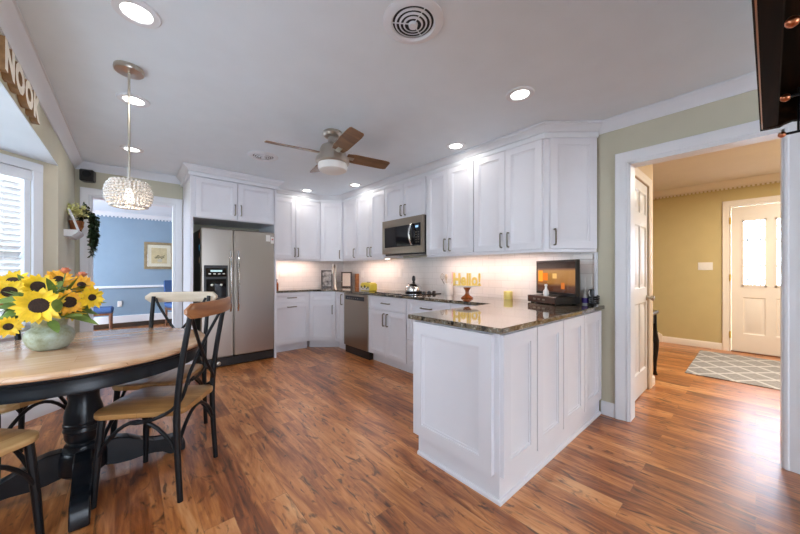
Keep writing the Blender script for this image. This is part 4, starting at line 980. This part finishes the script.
# ------------------------------------------------------------------ text helper
def text_meshes(txt, size, depth, shear=0.0, xscale=1.0, bold=0.0):
    out = []; x = 0.0
    for ch in txt:
        c = bpy.data.curves.new('t', 'FONT'); c.body = ch; c.size = size; c.extrude = depth / 2; c.offset = bold; c.shear = shear; c.resolution_u = 3
        o = bpy.data.objects.new('t', c); COL.objects.link(o); dg = bpy.context.evaluated_depsgraph_get(); me = bpy.data.meshes.new_from_object(o.evaluated_get(dg))
        bpy.data.objects.remove(o); xs = [v.co.x for v in me.vertices]; w = max(xs) - min(xs)
        me.transform(Matrix.Diagonal((xscale, 1, 1, 1)) @ Matrix.Translation((-min(xs), 0, 0))); out.append((me, x, w * xscale)); x += w * xscale + size * .06 * xscale
    return out, x
def add_text(root, txt, size, depth, O, R, N, mats, name='letter', shear=0.0, xscale=1.0, width=None, bold=0.0):
    L_, tot = text_meshes(txt, size, depth, shear, xscale, bold); R, N, O = Vector(R), Vector(N), Vector(O); k = (width / tot) if width else 1
    for me, x, w in L_:
        Mx = Matrix(((R.x, 0, N.x, O.x + R.x * x * k), (R.y, 0, N.y, O.y + R.y * x * k), (R.z, 1, N.z, O.z), (0, 0, 0, 1))) @ Matrix.Diagonal((k, 1, 1, 1))
        me.transform(wm(root).inverted() @ Mx); me.name = name
        for m_ in mats: me.materials.append(m_)
        if len(mats) > 1:
            for p in me.polygons: p.material_index = 0 if abs(p.normal.dot((wm(root).inverted().to_3x3() @ N))) > .5 else 1
        o = bpy.data.objects.new(name, me); COL.objects.link(o); o.parent = root

t = thing('word_sign', 'whitewashed wooden word sign on the wall above the bay window', 'sign', (XL + .001, 2.72, 2.15))
add_text(t, 'NOOK', .185, .034, (XL + .018, 2.28, 2.148), (0, 1, 0), (1, 0, 0), [M_signw, M_signb], width=.75, bold=.012)

# ------------------------------------------------------------------ shelf, plants, speaker
SY0, SY1 = 4.27, 4.76
mb = MB(); mb.prism([(0, 0), (.05, 0), (.058, .012), (.085, .03), (.092, .045), (.098, .047), (.098, .064), (0, .064)], SY0, SY1, 0, Matrix(((1, 0, 0, XL), (0, 0, 1, 0), (0, 1, 0, 1.532), (0, 0, 0, 1))))
solid('wall_shelf', mb, M_trim, 'small white moulded shelf on the wall beside the blue room doorway', 'shelf')
t = thing('picture_frame', 'thin white frame leaning edge on upon the small wall shelf', 'picture frame', (-.43, 4.33, 1.597))
Mx = Matrix.Translation((-.388, 4.40, 1.5975)) @ Matrix.Rotation(radians(-18), 4, 'Y') @ Matrix.Rotation(radians(0), 4, 'Z')
mb = MB(); mb.slab(((0, 0, 0), Vector((0, 1, 0)), Vector((1, 0, 0))), .11, .20, .012, [(.018, .092, .018, .182)], ((0, 0), (.004, -.006))); mb.bm.transform(Matrix.Translation((-.386, 4.285, 1.597)) @ Matrix.Rotation(radians(-17), 4, 'Y')); part('frame', mb, M_trim, t)
t = thing('potted_plant', 'terracotta pot of lime green sprigs on the small wall shelf', 'plant', (-.418, 4.56, 1.597))
mb = MB(); mb.lathe([(0, 0), (.034, 0), (.045, .09), (.050, .092), (.050, .115), (.044, .115), (.040, .10), (0, .095)], (-.418, 4.56, 1.5965), 24); part('pot', mb, M_terra, t)
mb = MB(); mb.tube([(-.372, 4.55, 1.64), (-.36, 4.50, 1.70)], .010, 6); mb.tube([(-.380, 4.50, 1.61), (-.366, 4.57, 1.66)], .010, 6); part('twig_bundle', mb, M_railw, t)
mb = MB()
for k in range(260):
    a = random.uniform(0, 2 * pi); b = random.uniform(.1, 1.3); r = random.uniform(.04, .16)
    p = Vector((max(-.455, -.418 + r * cos(a) * cos(b) * .7), 4.52 + r * sin(a) * cos(b), 1.745 + r * sin(b) * .9)); dd = Vector((random.uniform(-.6, 1), random.uniform(-1, 1), random.uniform(-.2, 1))).normalized() * .035
    q = p + dd; q.x = max(q.x, -.462); mb.quadleaf(p, q, .02, (0, 0, 1), .2, 3)
part('foliage', mb, M_lime, t, recalc=False)
t = thing('trailing_ivy', 'dark green ivy trailing from the small wall shelf past the doorway', 'plant', (-.405, 4.68, 1.597))
mb = MB(); mb.lathe([(0, 0), (.030, 0), (.038, .07), (.034, .07), (0, .06)], (-.418, 4.69, 1.5965), 20); part('pot', mb, M_ivy, t)
mb = MB(); vines = []
for k in range(16):
    yy = 4.58 + random.uniform(-.02, .14); n = 9; ln = random.uniform(.15, .46); out = random.uniform(.0, .05); pts = []
    pts.append((-.418, 4.69, 1.66)); pts.append((-.37, yy, 1.84 + random.uniform(-.06, .08))); pts.append((-.32 + out, yy - .01, 1.78))
    for j in range(1, n): pts.append((-.315 + out + random.uniform(-.010, .010), yy + random.uniform(-.014, .014), 1.76 - ln * j / n + .0))
    vines.append(pts); mb.tube(pts, .0018, 4, (0, 1, 0))
part('vines', mb, M_ivy, t)
mb = MB()
for pts in vines:
    for a_, b_ in zip(pts, pts[1:]):
        for j in range(6):
            p = Vector(a_).lerp(Vector(b_), j / 6); dd = Vector((random.uniform(-.5, 1), random.uniform(-1, 1), random.uniform(-1, .3))).normalized() * random.uniform(.03, .048); q = p + dd; q.x = max(q.x, -.455); mb.quadleaf(p, q, .032, (1, 0, .3), .2, 3)
part('leaves', mb, M_ivy, t, recalc=False)
t = thing('wall_speaker', 'small black speaker mounted high on the wall in the corner left of the doorway', 'speaker', (-.37, 4.98, 2.2))
mb = MB(); mb.prism([(-.075, -.05), (.04, -.065), (.06, .02), (-.05, .05)], 2.205, 2.335, .01, Matrix.Translation((-.35, 4.955, 0))); sp = part('cabinet', mb, M_black, t)
mb = MB(); mb.lathe([(0, 0), (.04, 0), (.037, .006), (0, .003)], (-.365, 4.893, 2.285), 20, Matrix.Rotation(pi / 2, 4, 'X') @ Matrix.Rotation(radians(-8), 4, 'Y')); part('driver', mb, M_iron, sp)
mb = MB(); mb.box((-.365, 4.98, 2.25), (-.335, YB - .001, 2.28), .003); part('bracket', mb, M_black, t)

# ------------------------------------------------------------------ dining room beyond
t = thing('framed_picture', 'gold framed picture of a plant in a pot on the blue wall', 'picture', (.49, 8.88, 1.24))
x0, x1, z0, z1 = .235, .765, 1.245, 1.845; Y_ = 8.899
mb = MB(); mb.slab(((x0, Y_, z0), Xp, Ym), x1 - x0, z1 - z0, .035, [(.045, x1 - x0 - .045, .045, z1 - z0 - .045)], ((0, 0), (.006, -.012), (.012, -.02))); part('frame', mb, paint('antique_gold_frame', (.34, .26, .15), .4, .2, 20, metallic=.5), t)
mb = MB(); mb.box((x0 + .056, Y_ - .0185, z0 + .056), (x1 - .056, Y_ - .0155, z1 - .056)); part('mat_board', mb, paint('cream_mat', (.74, .70, .56), .8), t)
mb = MB(); mb.box((x0 + .125, Y_ - .021, z0 + .125), (x1 - .125, Y_ - .0185, z1 - .125)); pr_ = part('print', mb, paint('buff_print', (.58, .48, .27), .8, .15, 14), t)
mb = MB(); mb.box((.47, Y_ - .0225, 1.40), (.55, Y_ - .021, 1.47)); part('painted_pot', mb, paint('painted_grey', (.5, .46, .36), .8), pr_)
mb = MB()
for k in range(24):
    a = random.uniform(.2, pi - .2); r = random.uniform(.03, .11); c = (.51 + r * cos(a), Y_ - .0222, 1.475 + r * sin(a)); mb.lathe([(0, 0), (.014, 0), (0, .0004)], c, 8, Matrix.Rotation(pi / 2, 4, 'X'))
part('painted_leaves', mb, paint('painted_leaf', (.16, .13, .05), .8, .4, 40), pr_)
mb = MB(); mb.box((x0 + .056, Y_ - .024, z0 + .056), (x1 - .056, Y_ - .023, z1 - .056)); part('glazing', mb, glass('picture_glass', (1, 1, 1), .06), t)
def side_chair(label, loc, rz):
    t = thing('upholstered_chair', label, 'chair', (0, 0, 0))
    mb = MB(); mb.box((-.24, -.24, .40), (.24, .22, .50), .03); part('seat_cushion', mb, M_denim, t)
    mb = MB(); mb.box((-.23, -.23, .36), (.23, .23, .40)); part('seat_frame', mb, M_chairleg, t)
    mb = MB(); mb.prism([(.20, .42), (.25, .42), (.30, .98), (.26, 1.0)], -.23, .23, .012, Matrix(((0, 0, 1, 0), (1, 0, 0, 0), (0, 1, 0, 0), (0, 0, 0, 1)))); part('backrest', mb, M_denim, t)
    for sx in (-1, 1):
        for sy in (-1, 1): mb = MB(); mb.tube([(sx * .21, sy * .2, 0), (sx * .21, sy * .2, .37)], [.018, .024], 8); part('leg', mb, M_chairleg, t)
    t.location = loc; t.rotation_euler = (0, 0, rz); return t
cL = side_chair('blue upholstered chair seen through the doorway at left, brown leg showing', (-.48, 8.25, 0), face(-1, 0))
dup(cL, (.86, 8.35, 0), face(-.3, 1) + pi * 0, 'blue upholstered chair seen through the doorway at right, behind the dining chair rail')
mb = MB(); mb.box((-.20, 8.884, .44), (-.13, 8.899, .56), .003); solid('wall_outlet', mb, M_plast, 'white outlet on the blue dining room wall', 'outlet')

# ------------------------------------------------------------------ plates on walls
def plate(O, R, N, w, h, label, kind, n):
    O, R, N = Vector(O), Vector(R), Vector(N); nm = 'light_switch' if kind == 's' else 'wall_outlet'
    t = thing(nm, label, 'switch' if kind == 's' else 'outlet', tuple(O + Vector((0, 0, -h / 2))))
    mb = MB(); mb.slab((O - R * w / 2 - Vector((0, 0, h / 2)) + N * .0008, R, N), w, h, .006); part('plate', mb, M_plast, t)
    for i in range(n):
        c = O + R * ((i + .5) * w / n - w / 2)
        if kind == 's':
            mb = MB(); mb.slab((c - R * .016 - Vector((0, 0, .033)) + N * .0068, R, N), .032, .066, .004); part('rocker', mb, M_white, t)
        else:
            for dz in (-.021, .021): mb = MB(); mb.slab((c - R * .014 + Vector((0, 0, dz - .013)) + N * .0068, R, N), .028, .026, .002); part('socket_face', mb, M_white, t)
XW = 2.989
plate((1.875, YB - .011, 1.17), Xp, Ym, .115, .12, 'white double switch plate on the tiled wall beside the fridge', 's', 2)
plate((XW, 4.40, 1.15), Ym, Xm, .075, .12, 'white outlet on the tile above the yellow box', 'o', 1)
plate((XW, 3.42, 1.17), Ym, Xm, .075, .12, 'white outlet on the tile left of the kettle', 'o', 1)
plate((XW, .965, 1.115), Ym, Xm, .098, .115, 'white double rocker switch beside the television', 's', 2)
plate((XH, .52, 1.275), Ym, Xm, .165, .12, 'white triple switch plate on the gold hall wall by the front door', 's', 3)
mb = MB(); mb.box((2.975, .88, .9145), (2.999, .904, 1.36), .002); trim(mb, M_trim)
t = thing('outlet_strip', 'white plug strip under the angled upper cabinet', 'outlet', (2.97, .98, 1.30))
mb = MB(); mb.box((2.955, .91, 1.30), (2.988, 1.06, 1.345), .004); part('strip', mb, M_plast, t)

# ------------------------------------------------------------------ things on the counter
CZ = .9145
t = thing('kettle', 'stainless tea kettle with black handle on the cooktop', 'kettle', (2.78, 2.92, .923))
kx, ky = 2.78, 2.92
mb = MB(); mb.lathe([(0, 0), (.09, 0), (.108, .015), (.112, .045), (.098, .08), (.068, .105), (.035, .117), (0, .12)], (kx, ky, .923), 32); part('body', mb, M_chrome, t)
mb = MB(); mb.lathe([(0, .001), (.112, .001), (.114, .014), (.111, .016), (0, .03)], (kx, ky, .923), 32); part('base_band', mb, M_black, t)
mb = MB(); mb.lathe([(0, .115), (.022, .116), (.018, .128), (.014, .135), (.024, .165), (.022, .195), (.012, .215), (0, .218)], (kx, ky, .923), 20); part('handle', mb, M_black, t)
mb = MB(); mb.tube([(kx + .02, ky + .09, .985), (kx + .03, ky + .125, 1.01), (kx + .035, ky + .14, 1.03)], [.02, .014, .011], 10); part('spout', mb, M_chrome, t)
mb = MB(); mb.lathe([(0, 0), (.048, 0), (.050, .004), (.050, .135), (.045, .137), (.043, .02), (0, .015)], (2.905, 2.44, CZ), 28); solid('utensil_crock', mb, M_white, 'white ceramic utensil crock by the cooktop', 'crock')
UX, UY = 2.905, 2.44
def utensil(name, label, tip, mat, head):
    t = thing(name, label, 'utensil', (UX, UY, CZ + .02)); tip = Vector(tip)
    mb = MB(); mb.tube([(UX + (UX - tip.x) * .15, UY + (UY - tip.y) * .15, CZ + .022), tuple(tip)], .005, 8); part('handle', mb, mat, t)
    mb = MB(); head(mb, tip); part('head', mb, mat, t)
def spoon(mb, c): mb.sphere((c.x, c.y, c.z + .03), .03, 12, (.35, .7, 1.3))
def spat(mb, c): mb.box((c.x - .004, c.y - .022, c.z - .005), (c.x + .004, c.y + .022, c.z + .085), .003)
def whisk(mb, c):
    for k in range(5):
        a = pi * k / 5; mb.tube([(c.x + .026 * cos(a) * sin(pi * j / 10) * (1 if 1 else 0), c.y + .026 * sin(a) * sin(pi * j / 10), c.z + .09 * j / 10) for j in range(11)], .0014, 4, (0, 1, .01)); mb.tube([(c.x - .026 * cos(a) * sin(pi * j / 10), c.y - .026 * sin(a) * sin(pi * j / 10), c.z + .09 * j / 10) for j in range(11)], .0014, 4, (0, 1, .01))
utensil('whisk', 'dark wire whisk leaning left in the white crock', (2.895, 2.53, CZ + .17), M_pull, whisk)
utensil('wooden_spoon', 'pale wooden spoon in the middle of the white crock', (2.89, 2.465, CZ + .18), M_palelit, spoon)
utensil('spatula', 'pink spatula standing at the right of the white crock', (2.925, 2.385, CZ + .19), paint('pink_silicone', (.80, .48, .42), .5), spat)
# cake stand with word sign
KX, KY = 2.66, 1.985
t = thing('cake_stand', 'amber glass pedestal cake stand with white plate holding a gold sign', 'cake stand', (KX, KY, CZ))
mb = MB(); mb.lathe([(0, 0), (.062, 0), (.064, .008), (.05, .02), (.028, .035), (.018, .055), (.02, .08), (.032, .10), (.045, .118), (0, .118)], (KX, KY, CZ), 32); part('foot', mb, M_amber, t)
mb = MB(); mb.lathe([(0, .118), (.10, .118), (.118, .124), (.12, .132), (.112, .134), (0, .13)], (KX, KY, CZ), 40); part('plate', mb, M_white, t)
t = thing('word_sign', 'gold Hello! word sign standing on the amber cake stand', 'sign', (KX, KY, CZ + .132))
Rv = Vector((.42, -.907, 0)); Nv = Rv.cross(Vector((0, 0, 1)))
o_ = Vector((KX, KY, CZ + .137)) - Rv * .145
add_text(t, 'Hello!', .175, .03, tuple(o_ + Vector((0, 0, .0))), tuple(Rv), tuple(Nv), [M_gold], width=.29, bold=.006)
mb = MB(); mb.box((-.145, -.014, 0), (.145, .014, .010)); mb.bm.transform(Matrix.Translation((KX, KY, CZ + .1335)) @ Matrix.Rotation(atan2(Rv.y, Rv.x), 4, 'Z')); part('base_bar', mb, M_gold, t)
t = thing('candle', 'yellow jar candle on the granite counter beside the wall', 'candle', (2.90, 1.655, CZ))
mb = MB(); mb.lathe([(0, 0), (.040, 0), (.044, .006), (.044, .075), (.040, .08), (.037, .07), (0, .068)], (2.90, 1.655, CZ), 28); part('jar', mb, M_wax, t)
mb = MB(); mb.tube([(2.90, 1.655, CZ + .066), (2.90, 1.655, CZ + .076)], .002, 6); part('wick', mb, M_black, t)
# set-top box, television
ang = atan2(-.29, -.13); bx0 = Vector((2.82, 1.185, CZ)); 
Mb = Matrix.Translation(bx0) @ Matrix.Rotation(ang, 4, 'Z')       # local x = along the front, y = towards the wall
t = thing('media_player', 'black media player box on the counter under the television', 'electronics', tuple(bx0), 0)
def lb(mb, a, b, bev=0.0): mb.box(a, b, bev, Mb)
mb = MB(); lb(mb, (-.165, -.12, .006), (.165, .135, .068), .003); part('case', mb, M_black, t)
mb = MB(); lb(mb, (-.163, -.126, .010), (.163, -.1195, .066), .001); fp = part('front_panel', mb, paint('brown_reflection_panel', (.05, .018, .010), .15, .2), t)  # brown colour is a painted reflection on the black gloss front
for i in range(3): mb = MB(); lb(mb, (-.09 + i * .055, -.128, .03), (-.06 + i * .055, -.1255, .045)); part('button', mb, M_pull, fp)
for sx in (-.14, .14):
    for sy in (-.09, .1): mb = MB(); lb(mb, (sx - .012, sy - .012, 0), (sx + .012, sy + .012, .0065)); part('rubber_foot', mb, M_black, t)
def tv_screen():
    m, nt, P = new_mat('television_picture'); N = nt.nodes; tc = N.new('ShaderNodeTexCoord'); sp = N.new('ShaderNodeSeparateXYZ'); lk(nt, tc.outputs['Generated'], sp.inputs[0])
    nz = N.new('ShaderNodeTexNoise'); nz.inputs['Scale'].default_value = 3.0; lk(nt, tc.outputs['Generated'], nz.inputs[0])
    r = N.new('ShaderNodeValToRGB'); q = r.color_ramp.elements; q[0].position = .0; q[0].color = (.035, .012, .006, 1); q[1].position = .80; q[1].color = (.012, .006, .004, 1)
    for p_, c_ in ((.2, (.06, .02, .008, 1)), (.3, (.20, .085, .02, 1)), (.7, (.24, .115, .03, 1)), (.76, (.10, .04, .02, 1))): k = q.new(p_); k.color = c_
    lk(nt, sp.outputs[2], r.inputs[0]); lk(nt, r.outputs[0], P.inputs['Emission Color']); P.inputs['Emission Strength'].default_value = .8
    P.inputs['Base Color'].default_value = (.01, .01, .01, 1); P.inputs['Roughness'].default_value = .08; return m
tl = Vector((2.952, 1.385, 0)); tr = Vector((2.742, .957, 0)); tR = (tr - tl); tw = tR.length; tR.normalize(); tN = tR.cross(Vector((0, 0, 1)))
tvc = (tl + tr) / 2
t = thing('television', 'small flat television showing a warm picture, at the counter end', 'television', (tvc.x, tvc.y, CZ + .069))
mb = MB(); mb.slab((tl + Vector((0, 0, .99)) - tN * .03, tR, tN), tw, .305, .034, [(.012, tw - .012, .022, .293)], ((0, 0), (.001, -.003))); part('case', mb, M_black, t)
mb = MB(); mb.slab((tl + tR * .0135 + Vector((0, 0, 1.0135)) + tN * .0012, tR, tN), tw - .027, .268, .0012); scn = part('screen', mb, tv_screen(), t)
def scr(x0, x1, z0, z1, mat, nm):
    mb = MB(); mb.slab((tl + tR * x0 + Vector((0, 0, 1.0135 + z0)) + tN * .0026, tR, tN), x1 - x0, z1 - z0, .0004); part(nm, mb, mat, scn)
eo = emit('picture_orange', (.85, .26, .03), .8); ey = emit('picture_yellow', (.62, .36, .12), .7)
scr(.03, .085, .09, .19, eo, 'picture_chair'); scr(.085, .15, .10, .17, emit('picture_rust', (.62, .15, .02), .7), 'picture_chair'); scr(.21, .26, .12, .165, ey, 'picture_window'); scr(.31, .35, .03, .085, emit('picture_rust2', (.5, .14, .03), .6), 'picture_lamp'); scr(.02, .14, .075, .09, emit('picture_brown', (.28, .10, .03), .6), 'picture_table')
mb = MB(); lb(mb, (-.10, -.03, .069), (.10, .10, .078), .003); part('stand_base', mb, M_black, t)
mb = MB(); mb.tube([(tvc.x - tN.x * .02, tvc.y - tN.y * .02, CZ + .075), (tvc.x - tN.x * .02, tvc.y - tN.y * .02, 1.03)], .018, 10); part('stand_neck', mb, M_black, t)
c_ = Mb @ Vector((.02, -.085, .0685))
mb = MB(); mb.lathe([(0, 0), (.020, 0), (.024, .02), (.022, .045), (.010, .065), (.009, .085), (.013, .09), (.010, .10), (0, .102)], tuple(c_), 20); solid('white_figurine', mb, M_white, 'small white bottle shaped figurine on the media player', 'figurine')
mb = MB(); bp = (2.955, .965, CZ)
t = thing('spray_bottle', 'small clear bottle with purple label at the counter end', 'bottle', bp)
mb = MB(); mb.lathe([(0, 0), (.024, 0), (.026, .01), (.026, .065), (.02, .082), (.008, .095), (.008, .12), (.004, .145), (0, .146)], bp, 20); bo = part('bottle', mb, M_white, t)
mb = MB(); mb.lathe([(.0262, .012), (.0272, .012), (.0272, .055), (.0262, .055)], bp, 20, caps=False); part('label_band', mb, paint('purple_label', (.10, .05, .35), .4), t, 'purple label')
t = thing('charger_cord', 'tangled black charger with cords beside the television', 'charger', (2.90, .885, CZ))
mb = MB(); pts = [(2.90 + .05 * cos(a * .55) * (1 - a * .006) + .0, .88 + .035 * sin(a * .55), CZ + .007 + .0016 * a) for a in range(46)]; mb.tube(pts, .006, 6, (0, 0, 1)); part('cord', mb, M_black, t)
mb = MB(); mb.box((2.93, .90, CZ + .001), (2.985, .935, CZ + .13), .006); part('charger_body', mb, M_black, t)
mb = MB(); mb.tube([(2.93, .925, CZ + .12), (2.90, .92, CZ + .10), (2.885, .905, CZ + .07)], .004, 6); part('white_cable', mb, M_plast, t, 'white cable')
# yellow box, frames, faucet, bottle
t = thing('yellow_canister', 'yellow box with dark flower pattern on the counter above the dishwasher', 'box', (2.62, 3.70, CZ))
mb = MB(); mb.box((2.55, 3.58, CZ), (2.69, 3.82, CZ + .105), .012); part('case', mb, M_yel, t)
mb = MB(); mb.box((2.56, 3.60, CZ + .105), (2.68, 3.80, CZ + .118), .005); part('lid', mb, M_yel, t)
mb = MB(); mb.box((2.60, 3.675, CZ + .118), (2.64, 3.725, CZ + .128), .003); part('lid_knob', mb, M_black, t)
mb = MB(); mb.box((2.5485, 3.59, CZ + .008), (2.5505, 3.81, CZ + .05)); part('cream_band', mb, M_signw, t)
for y, z, r in ((3.785, .055, .018), (3.70, .06, .022), (3.62, .05, .018), (3.745, .035, .012), (3.655, .035, .012)):
    mb = MB(); mb.lathe([(0, 0), (r, 0), (r * .8, .0018), (0, .002)], (2.549, y, CZ + z), 12, Matrix.Rotation(-pi / 2, 4, 'Y')); part('painted_flower', mb, M_dwood, t)
def desk_frame(label, c, w, h, Rv, inner):
    Rv = Vector(Rv).normalized(); Nv = Rv.cross(Vector((0, 0, 1))); t = thing('photo_frame', label, 'picture frame', (c[0], c[1], CZ))
    O = Vector((c[0], c[1], CZ)) - Rv * w / 2
    mb = MB(); mb.slab((O, Rv, Nv), w, h, .02, [(.018, w - .018, .018, h - .018)], ((0, 0), (.003, -.006))); part('frame', mb, M_dwood, t)
    mb = MB(); mb.slab((O + Rv * .022 + Vector((0, 0, .022)) + Nv * .0142, Rv, Nv), w - .044, h - .044, .001); part('picture', mb, inner, t)
M_ph = paint('grey_photo', (.30, .29, .28), .4, .9, 14)
desk_frame('dark framed photo behind the faucet in the corner', (2.60, 4.93), .19, .30, (.8, -.6, 0), M_ph)
desk_frame('dark framed white certificate in the kitchen corner', (2.86, 4.70), .19, .27, (.6, -.8, 0), paint('cream_paper', (.80, .70, .60), .6, .05, 40))
mb = MB(); mb.box((2.93, 4.50, CZ), (2.985, 4.56, CZ + .24), .003); solid('wooden_block', mb, M_railw, 'slim brown wooden board standing right of the framed certificate', 'board')
t = thing('faucet', 'tall brushed nickel faucet in the kitchen corner before the framed photo', 'faucet', (2.55, 4.55, CZ))
mb = MB(); mb.lathe([(0, 0), (.032, 0), (.032, .008), (.024, .02), (.02, .03), (.018, .20), (0, .20)], (2.55, 4.55, CZ), 20); part('base', mb, M_nick, t)
mb = MB(); mb.tube([(2.55, 4.55, CZ + .18), (2.55, 4.55, CZ + .31)] + [(2.55 - .055 + .055 * cos(a * pi / 10), 4.55 - .055 + .055 * cos(a * pi / 10), CZ + .31 + .07 * sin(a * pi / 10)) for a in range(1, 11)] + [(2.44, 4.44, CZ + .24)], .016, 12, (1, -1, 0)); part('spout', mb, M_nick, t)
mb = MB(); mb.tube([(2.565, 4.535, CZ + .09), (2.60, 4.50, CZ + .10), (2.63, 4.47, CZ + .11)], .009, 8); part('lever', mb, M_nick, t)
t = thing('amber_bottle', 'small dark amber bottle on the counter beside the fridge', 'bottle', (1.70, 4.85, CZ))
mb = MB(); mb.lathe([(0, 0), (.03, 0), (.032, .01), (.032, .09), (.014, .115), (.013, .135), (0, .135)], (1.70, 4.85, CZ), 20); part('bottle', mb, M_amber, t)
mb = MB(); mb.lathe([(0, .135), (.016, .135), (.016, .16), (0, .16)], (1.70, 4.85, CZ), 16); part('cap', mb, M_black, t)

# ------------------------------------------------------------------ hall
mb = MB(); mb.box((4.92, -.55, .001), (6.48, .55, .010), .003); solid('hall_rug', mb, M_rug, 'grey rug with pale lattice pattern in front of the front door', 'rug')
t = thing('console_table', 'black console table with curved leg behind the closet corner', 'table', (4.42, 1.06, 0))
mb = MB(); mb.box((4.23, 0.735, .71), (4.60, 1.53, .745), .006); part('top', mb, M_tblack, t)
mb = MB(); mb.box((4.25, .765, .60), (4.56, 1.50, .71)); part('apron', mb, M_tblack, t)
for x in (4.27, 4.565):
    for y in (.765, 1.49):
        mb = MB(); s_ = 1 if y > 1 else -1; mb.tube([(x, y, .70), (x + .01, y, .5), (x + .03, y, .40), (x + .035, y, .30), (x + .01, y, .15), (x, y, .05), (x + .02, y, .0)], [.018, .02, .034, .03, .018, .015, .024], 10, (0, 1, 0)); part('leg', mb, M_tblack, t)
t = thing('hall_ceiling_light', 'unseen flush light added to brighten the hall above the rug', 'ceiling light', (5.2, -.45, 2.55))  # unseen fixture added to brighten the hall
mb = MB(); mb.lathe([(0, 0), (.15, 0), (.15, -.02), (.13, -.06), (.07, -.085), (0, -.09)], (5.2, -.45, 2.5495), 32); part('shade', mb, emit('hall_shade', (1, .85, .65), 2.0), t)
area_light('lamp', (5.2, -.45, 2.45), (0, 0, 0), .25, .25, K_HALL, (1, .92, .80), t, 'DISK')

# ------------------------------------------------------------------ hanging rack by the doorway
t = thing('hanging_rack', 'dark wooden hanging rack with copper tipped rods at the top right', 'rack', (2.35, -.0135, 1.9))
def rk(mb, a, b, bev=0.0): mb.box((2.35 + a[0], -.0135 + a[1], a[2]), (2.35 + b[0], -.0135 + b[1], b[2]), bev)
mb = MB(); rk(mb, (-1.6, -.057, 1.90), (0, 0, 2.05), .004); part('side_beam', mb, M_rack, t)
mb = MB(); rk(mb, (-1.6, -.009, 1.897), (0, -.005, 1.8995)); part('highlight_strip', mb, M_railw, t)  # lighter strip draws the highlight along the beam edge
mb = MB(); rk(mb, (-1.6, -.62, 1.90), (0, -.56, 2.05), .004); part('side_beam', mb, M_rack, t)
mb = MB(); mb.prism([(-.0, 2.05), (-.0, 1.90), (-.062, 1.897), (-.075, 1.905), (-.10, 1.912), (-.13, 1.905), (-.16, 1.89), (-.30, 1.985), (-.50, 1.92), (-.555, 1.90), (-.62, 1.90), (-.62, 2.05)], 2.351, 2.385, 0, Matrix(((0, 0, 1, 0), (1, 0, 0, -.0135), (0, 1, 0, 0), (0, 0, 0, 1)))); part('end_board', mb, M_rack, t)
mb = MB(); rk(mb, (-1.6, -.62, 2.051), (.03, 0, 2.075), .003); part('top_board', mb, M_rack, t)
for x in (-1.6, -1.05, -.50, -.01):
    mb = MB(); mb.tube([(2.35 + x, -.085, 1.848), (2.35 + x, -.60, 1.848)], .006, 8, (0, 0, 1)); rd = part('rod', mb, M_iron, t)
    mb = MB(); mb.sphere((2.35 + x, -.082, 1.848), .014, 14); part('knob', mb, M_copper, rd)
    for y in (-.13, -.575): mb = MB(); mb.tube([(2.35 + x, y, 1.848), (2.35 + x, y, 2.051)], .004, 6, (1, 0, 0)); part('bracket', mb, M_iron, rd)
for x in (-1.3, -.25):
    for y in (-.05, -.58): mb = MB(); mb.tube([(2.35 + x, y, 2.07), (2.35 + x, y, CH - .001)], .006, 8); part('hanger', mb, M_iron, t)
t.rotation_euler = (0, 0, -.0185)
# garden outside the bay
t = thing('garden_shrub', 'green shrub outside the bay window behind the blind', 'shrub', (-2.9, 4.3, -.12))
mb = MB()
for k in range(500):
    v = Vector((random.gauss(0, 1), random.gauss(0, 1), random.gauss(0, 1))).normalized() * random.uniform(.75, 1.0); p = Vector((-2.9, 4.3, .55)) + Vector((v.x * .7, v.y * .7, v.z * .66)); mb.quadleaf(p, p + v * .1 + Vector((random.uniform(-.1, .1),) * 3), .07, (0, 0, 1), .2, 3)
part('foliage', mb, M_hedge, t, recalc=False)
mb = MB(); mb.tube([(-2.9, 4.3, -.12), (-2.9, 4.3, .5)], .04, 8); part('trunk', mb, M_chairleg, t)
